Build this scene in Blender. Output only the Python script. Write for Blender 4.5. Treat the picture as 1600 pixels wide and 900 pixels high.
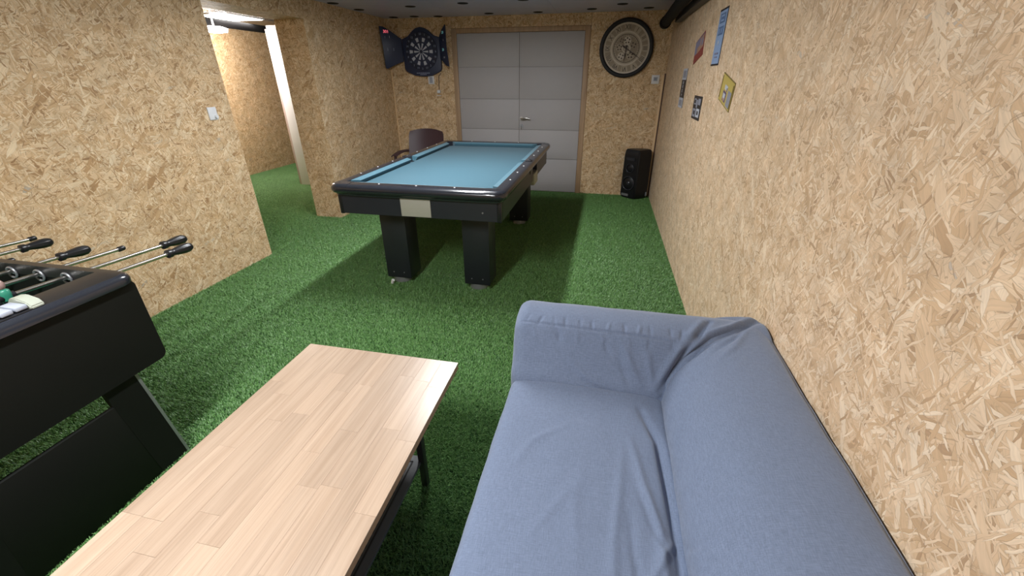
import bpy, bmesh, math, random
import numpy as np
from mathutils import Vector, Matrix, noise
for o in list(bpy.data.objects): bpy.data.objects.remove(o)
SC = bpy.context.scene
COL = SC.collection
PI = math.pi
random.seed(7)

# ------------------------------------------------------------------ camera
cd = bpy.data.cameras.new('camera'); cam = bpy.data.objects.new('camera', cd); COL.objects.link(cam)
cd.sensor_width = 36; cd.lens = 648.275 / 1600 * 36; cd.clip_start = 0.02
R_ = Vector((0.97855528, 0.20596675, -0.00269411)); U_ = Vector((-0.09074423, 0.44279689, 0.89201816)); F_ = Vector((-0.18491903, 0.87264461, -0.45199152))
m = Matrix((R_, U_, -F_)).transposed().to_4x4(); m.translation = Vector((0, 0, 1.5171))
cam.matrix_world = m
SC.camera = cam

# ------------------------------------------------------------------ world, exposure
w = bpy.data.worlds.new('world'); SC.world = w; w.use_nodes = True
w.node_tree.nodes['Background'].inputs[0].default_value = (0.75, 0.85, 1, 1)
w.node_tree.nodes['Background'].inputs[1].default_value = 0.02
SC.view_settings.view_transform = 'Standard'; SC.view_settings.look = 'None'
SC.view_settings.gamma = 1; SC.view_settings.use_curve_mapping = False
SC.view_settings.exposure = 0.60

# room measures (metres)
XR, XL, YB, H = 0.686, -3.032, 6.125, 2.229
YN = -1.6
J1, J2, XJ, HOP = 3.159, 4.350, -3.367, 2.046
XH, YH0, YH1, HH = -6.0, 2.0, 9.0, 2.30

# ------------------------------------------------------------------ lamps (out of frame in the room; one in view in the passage)
LAMPS = [(-1.24, 3.15, 44.0), (-1.24, 0.15, 44.0)]
HALL_W = 60.0

def area(name, loc, sx, sy, power, color, rot=(0, 0, 0), shape='RECTANGLE'):
    l = bpy.data.lights.new(name, 'AREA'); l.shape = shape; l.size = sx; l.size_y = sy; l.energy = power; l.color = color
    o = bpy.data.objects.new(name, l); COL.objects.link(o); o.location = loc; o.rotation_euler = rot
    return o

# ------------------------------------------------------------------ helpers
ORG = {}
def thing(name, label, cat, loc=(0, 0, 0), group=None):
    o = bpy.data.objects.new(name, None); COL.objects.link(o); o.location = loc; o.empty_display_size = .1
    o['label'] = label; o['category'] = cat
    if group: o['group'] = group
    ORG[o.name] = Vector(loc)
    return o
def tag(o, label, cat, group=None, kind=None):
    o['label'] = label
    if cat: o['category'] = cat
    if group: o['group'] = group
    if kind: o['kind'] = kind
    return o
def link_mesh(name, me, parent, c):
    o = bpy.data.objects.new(name, me); COL.objects.link(o)
    ORG[o.name] = Vector(c)
    if parent is not None:
        o.parent = parent; o.location = Vector(c) - ORG[parent.name]
    else: o.location = c
    return o
def box_uv(me, off=(0, 0), c=(0, 0, 0)):
    uv = me.uv_layers.new(name='UVMap')
    n = len(me.loops); co = np.empty(len(me.vertices) * 3); me.vertices.foreach_get('co', co); co = co.reshape(-1, 3) + np.array(c)
    li = np.empty(n, dtype=np.int32); me.loops.foreach_get('vertex_index', li)
    nrm = np.empty(len(me.polygons) * 3); me.polygons.foreach_get('normal', nrm); nrm = np.abs(nrm.reshape(-1, 3))
    tot = np.empty(len(me.polygons), dtype=np.int32); me.polygons.foreach_get('loop_total', tot)
    ax = np.repeat(nrm.argmax(1), tot); P = co[li]
    u = np.where(ax == 0, P[:, 1], P[:, 0]); v = np.where(ax == 2, P[:, 1], P[:, 2])
    out = np.stack([u + off[0] + ax * 3.7, v + off[1] + ax * 1.3], 1).ravel()
    uv.data.foreach_set('uv', out)
def finish(name, bm, mat, parent=None, smooth=None, uvoff=(0, 0), recalc=True):
    """turn a bmesh in world coordinates into one object whose origin is its own centre"""
    if recalc: bmesh.ops.recalc_face_normals(bm, faces=bm.faces)
    vs = [v.co for v in bm.verts]
    c = Vector([(min(v[i] for v in vs) + max(v[i] for v in vs)) / 2 for i in range(3)])
    bmesh.ops.translate(bm, verts=bm.verts, vec=-c)
    me = bpy.data.meshes.new(name); bm.to_mesh(me); bm.free()
    box_uv(me, uvoff, c)
    mats = mat if isinstance(mat, (list, tuple)) else [mat]
    for q in mats: me.materials.append(q)
    if smooth is not None:
        for p in me.polygons: p.use_smooth = True
        if smooth < 179:
            me.set_sharp_from_angle(angle=math.radians(smooth))
    return link_mesh(name, me, parent, c)
def bx(bm, x0, x1, y0, y1, z0, z1, bev=0, seg=2, rot=None, cen=None, mi=0):
    r = bmesh.ops.create_cube(bm, size=1); vs = r['verts']
    for v in vs: v.co = Vector(((x0 + x1) / 2 + v.co.x * (x1 - x0), (y0 + y1) / 2 + v.co.y * (y1 - y0), (z0 + z1) / 2 + v.co.z * (z1 - z0)))
    fs = set(f for v in vs for f in v.link_faces)
    for f in fs: f.material_index = mi
    if bev > 0:
        es = list(set(e for v in vs for e in v.link_edges))
        r2 = bmesh.ops.bevel(bm, geom=es, offset=bev, segments=seg, affect='EDGES', profile=.5)
        vs = list(set(v for f in r2['faces'] for v in f.verts) | set(v for v in vs if v.is_valid))
    if rot is not None:
        bmesh.ops.rotate(bm, verts=vs, cent=cen or Vector(((x0 + x1) / 2, (y0 + y1) / 2, (z0 + z1) / 2)), matrix=rot)
    return vs
def box(name, x0, x1, y0, y1, z0, z1, mat, parent=None, bev=0, seg=2, smooth=None, uvoff=(0, 0), rot=None, cen=None):
    bm = bmesh.new(); bx(bm, x0, x1, y0, y1, z0, z1, bev, seg, rot, cen)
    return finish(name, bm, mat, parent, smooth if smooth is not None else (40 if bev else None), uvoff)
def tube(bm, pts, rad, n=12, cap=True, mi=0):
    pts = [Vector(p) for p in pts]; rings = []
    rads = rad if isinstance(rad, (list, tuple)) else [rad] * len(pts)
    prev = None
    for i, p in enumerate(pts):
        d = (pts[min(i + 1, len(pts) - 1)] - pts[max(i - 1, 0)])
        if d.length < 1e-9: d = pts[-1] - pts[0]
        d.normalize()
        if prev is None:
            a = Vector((0, 0, 1)) if abs(d.z) < .9 else Vector((1, 0, 0))
            s = d.cross(a).normalized()
        else:
            s = (prev - d * prev.dot(d)).normalized()
        prev = s; t = d.cross(s)
        rings.append([bm.verts.new(p + (s * math.cos(2 * PI * k / n) + t * math.sin(2 * PI * k / n)) * rads[i]) for k in range(n)])
    for a, b in zip(rings, rings[1:]):
        for k in range(n):
            f = bm.faces.new((a[k], a[(k + 1) % n], b[(k + 1) % n], b[k])); f.material_index = mi
    if cap:
        bm.faces.new(rings[0][::-1]).material_index = mi; bm.faces.new(rings[-1]).material_index = mi
    return [v for r in rings for v in r]
def tube_obj(name, pts, rad, mat, parent=None, n=12, smooth=50):
    bm = bmesh.new(); tube(bm, pts, rad, n); return finish(name, bm, mat, parent, smooth)
def prism(bm, poly, fn, d0, d1, mi=0):
    """poly: list of 2D points; fn(a,b,d) -> 3D; extruded between d0 and d1"""
    A = [bm.verts.new(fn(a, b, d0)) for a, b in poly]; B = [bm.verts.new(fn(a, b, d1)) for a, b in poly]
    n = len(poly); fs = [bm.faces.new(A[::-1]), bm.faces.new(B)]
    for i in range(n): fs.append(bm.faces.new((A[i], A[(i + 1) % n], B[(i + 1) % n], B[i])))
    for f in fs: f.material_index = mi
    return A + B
def prism_obj(name, poly, fn, d0, d1, mat, parent=None, bev=0, smooth=None, uvoff=(0, 0)):
    bm = bmesh.new(); prism(bm, poly, fn, d0, d1)
    if bev:
        bmesh.ops.recalc_face_normals(bm, faces=bm.faces)
        bmesh.ops.bevel(bm, geom=bm.edges[:], offset=bev, segments=2, affect='EDGES', profile=.5)
    return finish(name, bm, mat, parent, smooth if smooth is not None else (40 if bev else None), uvoff)
def text_obj(name, body, size, origin, right, up, mat, parent, depth=.001, align='CENTER', sx=1.0):
    c = bpy.data.curves.new('txt', 'FONT'); c.body = body; c.size = size; c.align_x = align; c.align_y = 'CENTER'; c.extrude = depth; c.resolution_u = 2
    t = bpy.data.objects.new('txt', c); COL.objects.link(t)
    dg = bpy.context.evaluated_depsgraph_get(); dg.update()
    me = bpy.data.meshes.new_from_object(t.evaluated_get(dg)); bpy.data.objects.remove(t)
    r = Vector(right).normalized(); u = Vector(up).normalized(); nn = r.cross(u)
    M = Matrix((r * sx, u, nn)).transposed()
    bm = bmesh.new(); bm.from_mesh(me); bpy.data.meshes.remove(me)
    for v in bm.verts: v.co = M @ v.co + Vector(origin)
    return finish(name, bm, mat, parent)

# ------------------------------------------------------------------ materials
def newmat(name):
    mt = bpy.data.materials.new(name); mt.use_nodes = True; nt = mt.node_tree
    b = nt.nodes['Principled BSDF']; return mt, nt, b
def nd(nt, typ, **kw):
    n = nt.nodes.new(typ)
    for k, v in kw.items(): setattr(n, k, v)
    return n
def plain(name, col, rough=.5, metal=0, noise_amt=.06, nscale=12, spec=.5, bump=0, bscale=200, coat=0, emit=None, estr=1):
    mt, nt, b = newmat(name); L = nt.links
    tc = nd(nt, 'ShaderNodeTexCoord'); nz = nd(nt, 'ShaderNodeTexNoise'); nz.inputs['Scale'].default_value = nscale; nz.inputs['Detail'].default_value = 4
    L.new(tc.outputs['Object'], nz.inputs['Vector'])
    mx = nd(nt, 'ShaderNodeMix', data_type='RGBA', blend_type='MULTIPLY'); mx.inputs[0].default_value = 1
    mr = nd(nt, 'ShaderNodeMapRange'); mr.inputs[3].default_value = 1 - noise_amt; mr.inputs[4].default_value = 1 + noise_amt
    L.new(nz.outputs[0], mr.inputs[0]); mx.inputs[6].default_value = (*col, 1); L.new(mr.outputs[0], mx.inputs[7])
    L.new(mx.outputs[2], b.inputs['Base Color'])
    b.inputs['Roughness'].default_value = rough; b.inputs['Metallic'].default_value = metal; b.inputs['Specular IOR Level'].default_value = spec
    b.inputs['Coat Weight'].default_value = coat
    if bump:
        n2 = nd(nt, 'ShaderNodeTexNoise'); n2.inputs['Scale'].default_value = bscale; L.new(tc.outputs['Object'], n2.inputs['Vector'])
        bp = nd(nt, 'ShaderNodeBump'); bp.inputs['Strength'].default_value = bump; bp.inputs['Distance'].default_value = .002
        L.new(n2.outputs[0], bp.inputs['Height']); L.new(bp.outputs[0], b.inputs['Normal'])
    if emit: b.inputs['Emission Color'].default_value = (*emit, 1); b.inputs['Emission Strength'].default_value = estr
    return mt

def osb(name, tint=(1, 1, 1), even=.12):
    mt, nt, b = newmat(name); L = nt.links
    uv = nd(nt, 'ShaderNodeTexCoord')
    # ragged edges
    dn = nd(nt, 'ShaderNodeTexNoise'); dn.inputs['Scale'].default_value = 16; dn.inputs['Detail'].default_value = 3
    L.new(uv.outputs['UV'], dn.inputs['Vector'])
    sub = nd(nt, 'ShaderNodeVectorMath', operation='SUBTRACT'); sub.inputs[1].default_value = (.5, .5, .5); L.new(dn.outputs['Color'], sub.inputs[0])
    sc = nd(nt, 'ShaderNodeVectorMath', operation='SCALE'); sc.inputs['Scale'].default_value = .026; L.new(sub.outputs[0], sc.inputs[0])
    ad = nd(nt, 'ShaderNodeVectorMath', operation='ADD'); L.new(uv.outputs['UV'], ad.inputs[0]); L.new(sc.outputs[0], ad.inputs[1])
    base = nd(nt, 'ShaderNodeRGB'); base.outputs[0].default_value = (.66, .49, .325, 1)
    cur = base.outputs[0]; curh = None
    #        angle  long  short  cover  darkline
    LAY = [(12, 8, 30, .30, .35), (101, 9, 42, .50, .35), (57, 8, 36, .55, .3), (148, 11, 52, .60, .45), (80, 10, 56, .64, .45), (25, 10, 60, .66, .45),
           (120, 13, 80, .74, .5), (170, 10, 55, .76, .4), (45, 18, 130, .84, .6), (3, 20, 140, .84, .6), (93, 18, 150, .85, .6), (135, 9, 42, .88, .3), (152, 24, 200, .86, .6), (66, 22, 190, .86, .6)]
    for i, (ang, lo, sh, cov, dk) in enumerate(LAY):
        mp = nd(nt, 'ShaderNodeMapping', vector_type='POINT'); 
        mp.inputs['Rotation'].default_value = (0, 0, math.radians(ang)); mp.inputs['Location'].default_value = (i * 3.17, i * 1.91, 0)
        L.new(ad.outputs[0], mp.inputs['Vector'])
        m2 = nd(nt, 'ShaderNodeVectorMath', operation='MULTIPLY'); m2.inputs[1].default_value = (lo, sh, 1); L.new(mp.outputs[0], m2.inputs[0])
        vo = nd(nt, 'ShaderNodeTexVoronoi', voronoi_dimensions='2D', feature='F1'); vo.inputs['Scale'].default_value = 1; L.new(m2.outputs[0], vo.inputs['Vector'])
        sp = nd(nt, 'ShaderNodeSeparateColor'); L.new(vo.outputs['Color'], sp.inputs[0])
        mk = nd(nt, 'ShaderNodeMath', operation='GREATER_THAN'); mk.inputs[1].default_value = cov; L.new(sp.outputs[0], mk.inputs[0])
        rp = nd(nt, 'ShaderNodeValToRGB'); r = rp.color_ramp; r.interpolation = 'LINEAR'
        r.elements[0].position = 0; r.elements[0].color = (.30, .175, .085, 1); r.elements[1].position = 1; r.elements[1].color = (.84, .73, .57, 1)
        for ps, c in [(.06, (.44, .28, .145)), (.2, (.57, .39, .225)), (.45, (.66, .49, .32)), (.7, (.735, .575, .40)), (.92, (.80, .675, .51))]:
            e = r.elements.new(ps); e.color = (*c, 1)
        if i in (3, 7):
            e = r.elements.new(.985); e.color = (.77, .64, .475, 1); r.elements[-1].color = (.40, .385, .37, 1)
        L.new(sp.outputs[1], rp.inputs[0])
        # grain along the strand
        gm = nd(nt, 'ShaderNodeVectorMath', operation='MULTIPLY'); gm.inputs[1].default_value = (9, 330, 1); L.new(mp.outputs[0], gm.inputs[0])
        gn = nd(nt, 'ShaderNodeTexNoise', noise_dimensions='2D'); gn.inputs['Scale'].default_value = 1; gn.inputs['Detail'].default_value = 2; L.new(gm.outputs[0], gn.inputs['Vector'])
        gr = nd(nt, 'ShaderNodeMapRange'); gr.inputs[1].default_value = .3; gr.inputs[2].default_value = .7; gr.inputs[3].default_value = .90; gr.inputs[4].default_value = 1.07; L.new(gn.outputs[0], gr.inputs[0])
        # dark line along the edges of each strand
        edm = nd(nt, 'ShaderNodeTexVoronoi', voronoi_dimensions='2D', feature='DISTANCE_TO_EDGE'); edm.inputs['Scale'].default_value = 1; L.new(m2.outputs[0], edm.inputs['Vector'])
        er = nd(nt, 'ShaderNodeMapRange'); er.inputs[1].default_value = .0; er.inputs[2].default_value = .05; er.inputs[3].default_value = 1 - .8 * dk; er.inputs[4].default_value = 1; L.new(edm.outputs['Distance'], er.inputs[0])
        mu = nd(nt, 'ShaderNodeMath', operation='MULTIPLY'); L.new(gr.outputs[0], mu.inputs[0]); L.new(er.outputs[0], mu.inputs[1])
        cm = nd(nt, 'ShaderNodeMix', data_type='RGBA', blend_type='MULTIPLY'); cm.inputs[0].default_value = 1
        L.new(rp.outputs[0], cm.inputs[6]); L.new(mu.outputs[0], cm.inputs[7])
        mx = nd(nt, 'ShaderNodeMix', data_type='RGBA'); L.new(mk.outputs[0], mx.inputs[0]); L.new(cur, mx.inputs[6]); L.new(cm.outputs[2], mx.inputs[7])
        cur = mx.outputs[2]
        hh = nd(nt, 'ShaderNodeMath', operation='MULTIPLY'); L.new(sp.outputs[2], hh.inputs[0]); L.new(er.outputs[0], hh.inputs[1])
        if curh is None: curh = hh.outputs[0]
        else:
            hm = nd(nt, 'ShaderNodeMix', data_type='FLOAT'); L.new(mk.outputs[0], hm.inputs[0]); L.new(curh, hm.inputs[2]); L.new(hh.outputs[0], hm.inputs[3]); curh = hm.outputs[0]
    # thin dark slivers and pinholes
    for k, (ang, lo, sh, thr) in enumerate([(35, 20, 210, .975), (115, 24, 230, .975), (70, 90, 110, .99)]):
        mp = nd(nt, 'ShaderNodeMapping'); mp.inputs['Rotation'].default_value = (0, 0, math.radians(ang)); L.new(ad.outputs[0], mp.inputs['Vector'])
        m2 = nd(nt, 'ShaderNodeVectorMath', operation='MULTIPLY'); m2.inputs[1].default_value = (lo, sh, 1); L.new(mp.outputs[0], m2.inputs[0])
        vo = nd(nt, 'ShaderNodeTexVoronoi', voronoi_dimensions='2D', feature='F1'); vo.inputs['Scale'].default_value = 1; L.new(m2.outputs[0], vo.inputs['Vector'])
        sp = nd(nt, 'ShaderNodeSeparateColor'); L.new(vo.outputs['Color'], sp.inputs[0])
        mk = nd(nt, 'ShaderNodeMath', operation='GREATER_THAN'); mk.inputs[1].default_value = thr; L.new(sp.outputs[0], mk.inputs[0])
        d = nd(nt, 'ShaderNodeMath', operation='LESS_THAN'); d.inputs[1].default_value = .33; L.new(vo.outputs['Distance'], d.inputs[0])
        m3 = nd(nt, 'ShaderNodeMath', operation='MULTIPLY'); L.new(mk.outputs[0], m3.inputs[0]); L.new(d.outputs[0], m3.inputs[1])
        m4 = nd(nt, 'ShaderNodeMath', operation='MULTIPLY'); m4.inputs[1].default_value = .62; L.new(m3.outputs[0], m4.inputs[0])
        mx = nd(nt, 'ShaderNodeMix', data_type='RGBA'); L.new(m4.outputs[0], mx.inputs[0]); L.new(cur, mx.inputs[6]); mx.inputs[7].default_value = (.22, .13, .07, 1); cur = mx.outputs[2]
    ev = nd(nt, 'ShaderNodeMix', data_type='RGBA'); ev.inputs[0].default_value = even; L.new(cur, ev.inputs[6]); ev.inputs[7].default_value = (.655, .49, .325, 1); cur = ev.outputs[2]
    # slow tone drift over the board
    bn = nd(nt, 'ShaderNodeTexNoise'); bn.inputs['Scale'].default_value = 9; bn.inputs['Detail'].default_value = 3; L.new(uv.outputs['UV'], bn.inputs['Vector'])
    br = nd(nt, 'ShaderNodeMapRange'); br.inputs[1].default_value = .3; br.inputs[2].default_value = .7; br.inputs[3].default_value = .88; br.inputs[4].default_value = 1.09; L.new(bn.outputs[0], br.inputs[0])
    fm = nd(nt, 'ShaderNodeMix', data_type='RGBA', blend_type='MULTIPLY'); fm.inputs[0].default_value = 1; L.new(cur, fm.inputs[6]); L.new(br.outputs[0], fm.inputs[7])
    tm = nd(nt, 'ShaderNodeMix', data_type='RGBA', blend_type='MULTIPLY'); tm.inputs[0].default_value = 1; L.new(fm.outputs[2], tm.inputs[6]); tm.inputs[7].default_value = (*tint, 1)
    L.new(tm.outputs[2], b.inputs['Base Color'])
    bp = nd(nt, 'ShaderNodeBump'); bp.inputs['Strength'].default_value = .8; bp.inputs['Distance'].default_value = .0016; L.new(curh, bp.inputs['Height']); L.new(bp.outputs[0], b.inputs['Normal'])
    b.inputs['Roughness'].default_value = .62; b.inputs['Specular IOR Level'].default_value = .35
    return mt

def wood(name, c0, c1, axis=1, rough=.38, long=2.0, cross=55, vary=.5):
    mt, nt, b = newmat(name); L = nt.links
    tc = nd(nt, 'ShaderNodeTexCoord'); oi = nd(nt, 'ShaderNodeObjectInfo')
    sc = nd(nt, 'ShaderNodeVectorMath', operation='SCALE'); sc.inputs[0].default_value = (17, 31, 7); L.new(oi.outputs['Random'], sc.inputs['Scale'])
    ad = nd(nt, 'ShaderNodeVectorMath', operation='ADD'); L.new(tc.outputs['Object'], ad.inputs[0]); L.new(sc.outputs[0], ad.inputs[1])
    mu = nd(nt, 'ShaderNodeVectorMath', operation='MULTIPLY'); v = [cross] * 3; v[axis] = long; mu.inputs[1].default_value = v; L.new(ad.outputs[0], mu.inputs[0])
    n1 = nd(nt, 'ShaderNodeTexNoise'); n1.inputs['Scale'].default_value = 1; n1.inputs['Detail'].default_value = 5; n1.inputs['Distortion'].default_value = .8; L.new(mu.outputs[0], n1.inputs['Vector'])
    n2 = nd(nt, 'ShaderNodeTexNoise'); n2.inputs['Scale'].default_value = 6; n2.inputs['Detail'].default_value = 2
    m3 = nd(nt, 'ShaderNodeVectorMath', operation='MULTIPLY'); v = [1.2] * 3; v[axis] = .35; m3.inputs[1].default_value = v; L.new(mu.outputs[0], m3.inputs[0]); L.new(m3.outputs[0], n2.inputs['Vector'])
    rp = nd(nt, 'ShaderNodeValToRGB'); rp.color_ramp.elements[0].position = .32; rp.color_ramp.elements[0].color = (*c0, 1); rp.color_ramp.elements[1].position = .62; rp.color_ramp.elements[1].color = (*c1, 1)
    L.new(n1.outputs[0], rp.inputs[0])
    r2 = nd(nt, 'ShaderNodeMapRange'); r2.inputs[1].default_value = .35; r2.inputs[2].default_value = .5; r2.inputs[3].default_value = .88; r2.inputs[4].default_value = 1.0; L.new(n2.outputs[0], r2.inputs[0])
    r3 = nd(nt, 'ShaderNodeMapRange'); r3.inputs[3].default_value = 1 - .17 * vary; r3.inputs[4].default_value = 1 + .15 * vary; L.new(oi.outputs['Random'], r3.inputs[0])
    mm = nd(nt, 'ShaderNodeMath', operation='MULTIPLY'); L.new(r2.outputs[0], mm.inputs[0]); L.new(r3.outputs[0], mm.inputs[1])
    mx = nd(nt, 'ShaderNodeMix', data_type='RGBA', blend_type='MULTIPLY'); mx.inputs[0].default_value = 1; L.new(rp.outputs[0], mx.inputs[6]); L.new(mm.outputs[0], mx.inputs[7])
    L.new(mx.outputs[2], b.inputs['Base Color'])
    bp = nd(nt, 'ShaderNodeBump'); bp.inputs['Strength'].default_value = .25; bp.inputs['Distance'].default_value = .0008; L.new(n2.outputs[0], bp.inputs['Height']); L.new(bp.outputs[0], b.inputs['Normal'])
    b.inputs['Roughness'].default_value = rough; b.inputs['Specular IOR Level'].default_value = .5
    return mt

def fabric(name, col, rough=.85, weave=900, var=.10, sheen=.25):
    mt, nt, b = newmat(name); L = nt.links
    tc = nd(nt, 'ShaderNodeTexCoord')
    outs = []
    for v in ((weave, weave * .09, weave * .09), (weave * .09, weave, weave * .3)):
        mu = nd(nt, 'ShaderNodeVectorMath', operation='MULTIPLY'); mu.inputs[1].default_value = v; L.new(tc.outputs['Object'], mu.inputs[0])
        n = nd(nt, 'ShaderNodeTexNoise'); n.inputs['Scale'].default_value = 1; n.inputs['Detail'].default_value = 1; L.new(mu.outputs[0], n.inputs['Vector']); outs.append(n.outputs[0])
    a = nd(nt, 'ShaderNodeMath', operation='ADD'); L.new(outs[0], a.inputs[0]); L.new(outs[1], a.inputs[1])
    mr = nd(nt, 'ShaderNodeMapRange'); mr.inputs[1].default_value = .65; mr.inputs[2].default_value = 1.35; mr.inputs[3].default_value = 1 - var; mr.inputs[4].default_value = 1 + var; L.new(a.outputs[0], mr.inputs[0])
    mx = nd(nt, 'ShaderNodeMix', data_type='RGBA', blend_type='MULTIPLY'); mx.inputs[0].default_value = 1; mx.inputs[6].default_value = (*col, 1); L.new(mr.outputs[0], mx.inputs[7])
    L.new(mx.outputs[2], b.inputs['Base Color']); b.inputs['Roughness'].default_value = rough; b.inputs['Sheen Weight'].default_value = sheen; b.inputs['Specular IOR Level'].default_value = .2
    bp = nd(nt, 'ShaderNodeBump'); bp.inputs['Strength'].default_value = .2; bp.inputs['Distance'].default_value = .0006; L.new(a.outputs[0], bp.inputs['Height']); L.new(bp.outputs[0], b.inputs['Normal'])
    return mt

M_OSB = osb('osb_board', (1.0, .94, .83))
M_OSBR = osb('osb_board_pale', (1.10, 1.07, 1.06), even=.36); 
M_OSBH = osb('osb_board_warm', (1.0, .90, .76))
M_DOOR = plain('door_lacquer', (.42, .405, .415), .6, noise_amt=.02)
M_PINE = wood('pine_frame', (.36, .23, .13), (.46, .31, .19), axis=2, rough=.55, cross=40, vary=.2)
M_OAK = wood('oak_stave', (.375, .268, .19), (.44, .325, .238), axis=1, rough=.30, cross=42, vary=.55)
M_OAKD = plain('oak_edge', (.40, .26, .15), .5, nscale=30)
M_STEEL = plain('brushed_steel', (.62, .60, .57), .3, metal=1)
M_CHROME = plain('chrome', (.75, .76, .78), .14, metal=1, noise_amt=.02)
M_BLACK = plain('black_plastic', (.012, .012, .014), .32, noise_amt=.1)
M_BLACKM = plain('black_laminate', (.0055, .006, .005), .55, spec=.22, noise_amt=.15, nscale=6)
M_FOOSTOP = plain('foosball_rim', (.017, .0155, .015), .36, noise_amt=.1)
M_BLACKMT = plain('black_metal', (.02, .021, .024), .4, noise_amt=.1)
M_SHELF = plain('dark_grey_shelf', (.10, .11, .12), .45)
M_RAIL = plain('rail_black', (.018, .020, .027), .22, noise_amt=.1, coat=.3)
M_APRON = plain('apron_black', (.022, .024, .032), .35, noise_amt=.12)
M_LEG = plain('pool_leg_black', (.014, .017, .021), .45, noise_amt=.12)
M_CLOTH = fabric('pool_cloth', (.032, .092, .126), .9, 500, .06, .15)
M_CUSH = fabric('cushion_cloth', (.047, .122, .163), .85, 500, .06, .2)
M_PLATE = plain('beige_plate', (.42, .41, .35), .5)
M_PEARL = plain('white_dot', (.85, .85, .85), .3)
M_WHITE = plain('white_plastic', (.72, .73, .76), .4, noise_amt=.02)
M_SOFA = fabric('sofa_cotton', (.158, .198, .290), .9, 620, .16, .25)
M_MAROON = plain('maroon_plastic', (.055, .028, .036), .45)
M_SPK = plain('speaker_black', (.008, .008, .010), .42)
M_SPKG = plain('speaker_gloss', (.03, .03, .038), .25)
M_GREYM = plain('grey_metal', (.35, .36, .38), .4, metal=.7)
M_NAVY = plain('dartboard_navy', (.022, .032, .075), .45)
M_NAVYD = plain('dartboard_dark', (.012, .018, .045), .5)
M_DLIGHT = plain('dart_light_segment', (.50, .53, .60), .5)
M_DNUM = plain('dart_number', (.26, .30, .42), .5)
M_LEDR = plain('red_digits', (.5, .1, .12), .5, emit=(1, .15, .2), estr=.6)
M_LEDG = plain('green_digits', (.1, .3, .3), .5, emit=(.3, .7, .7), estr=.12)
M_CKFR = plain('clock_frame', (.008, .007, .009), .6)
M_CKF = plain('clock_face', (.46, .39, .30), .7, noise_amt=.2, nscale=20)
M_CKL = plain('clock_pale', (.62, .55, .46), .65, noise_amt=.12, nscale=30)
M_CKD = plain('clock_dark', (.07, .05, .038), .6)
M_CKM = plain('clock_mid', (.33, .27, .20), .65, noise_amt=.2, nscale=30)
M_PIPE = plain('black_pipe', (.007, .006, .006), .75, spec=.2)
M_BROWN = plain('brown_duct', (.035, .027, .021), .5)
M_TRIMW = wood('corner_wood', (.70, .48, .26), (.82, .60, .36), axis=2, rough=.5, cross=40, vary=.1)
M_CORD = plain('brown_cord', (.10, .055, .04), .6)
M_CEIL = plain('ceiling_grey', (.50, .52, .68), .30, noise_amt=.12, nscale=3, bump=.15, bscale=9)
M_HOLE = plain('hole_black', (.004, .004, .004), .8)
M_EMIT = plain('lamp_diffuser', (.9, .9, .9), .5, emit=(1, .97, .93), estr=14)
M_EMITH = plain('hall_lamp_diffuser', (.9, .9, .9), .5, emit=(1, .97, .95), estr=10)
M_TRIMWHITE = plain('white_door_trim', (.74, .72, .72), .4, noise_amt=.02)
M_TRIMPINK = plain('door_edge_pink', (.55, .42, .38), .45, noise_amt=.05)
M_GREEN = plain('field_green', (.01, .09, .05), .35)
M_SKIN = plain('figure_head', (.30, .20, .18), .3)
M_SHIRT = plain('figure_green', (.03, .20, .13), .3)
M_CLEAR = plain('smoky_cap', (.34, .36, .30), .15, noise_amt=.1)
M_BEAD = plain('counter_bead', (.36, .39, .46), .35)
M_YBRASS = plain('counter_bar', (.25, .26, .12), .35, metal=.3)

# foil covered passage ceiling
M_FOIL, nt, b = newmat('foil_ceiling'); L = nt.links
tc = nd(nt, 'ShaderNodeTexCoord'); n = nd(nt, 'ShaderNodeTexNoise'); n.inputs['Scale'].default_value = 2.2; n.inputs['Detail'].default_value = 3
L.new(tc.outputs['Object'], n.inputs['Vector']); bp = nd(nt, 'ShaderNodeBump'); bp.inputs['Strength'].default_value = .6; bp.inputs['Distance'].default_value = .08
L.new(n.outputs[0], bp.inputs['Height']); L.new(bp.outputs[0], b.inputs['Normal'])
b.inputs['Base Color'].default_value = (.62, .60, .58, 1); b.inputs['Metallic'].default_value = .9; b.inputs['Roughness'].default_value = .22

# turf blades: colour per blade
M_TURF, nt, b = newmat('turf_blades'); L = nt.links
at = nd(nt, 'ShaderNodeAttribute', attribute_name='tone'); rp = nd(nt, 'ShaderNodeValToRGB'); r = rp.color_ramp
r.elements[0].color = (.042, .125, .026, 1); r.elements[1].color = (.31, .53, .21, 1); e = r.elements.new(.5); e.color = (.140, .325, .085, 1)
L.new(at.outputs['Fac'], rp.inputs[0]); L.new(rp.outputs[0], b.inputs['Base Color'])
b.inputs['Roughness'].default_value = .40; b.inputs['Specular IOR Level'].default_value = .6
M_BACKING = plain('turf_backing', (.02, .075, .016), .9, nscale=60, noise_amt=.3)

# ------------------------------------------------------------------ setting
def struct(o): o['kind'] = 'structure'; return o
T = .08
struct(box('floor', XH - .1, XR + .1, YN - .1, YH1 + .1, -.06, 0, M_BACKING))
struct(box('wall_right', XR, XR + T, YN, YB + T, 0, H + .1, M_OSBR, uvoff=(.3, .2)))
wl = struct(box('wall_left', XL - .335, XL, YN, J1, 0, H + .1, M_OSB, uvoff=(7.3, 4.1)))
struct(box('wall_left_far', XJ, XL, J2, YB + T, 0, H + .1, M_OSB, uvoff=(2.9, .7)))
struct(box('trim_1', XJ, XL, J1, J2, HOP, H + .1, M_OSB, uvoff=(5.5, 2.2)))          # boxed beam over the opening
struct(box('wall_near', XL - .335, XR + T, YN - T, YN, 0, H + .1, M_OSB))
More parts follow.
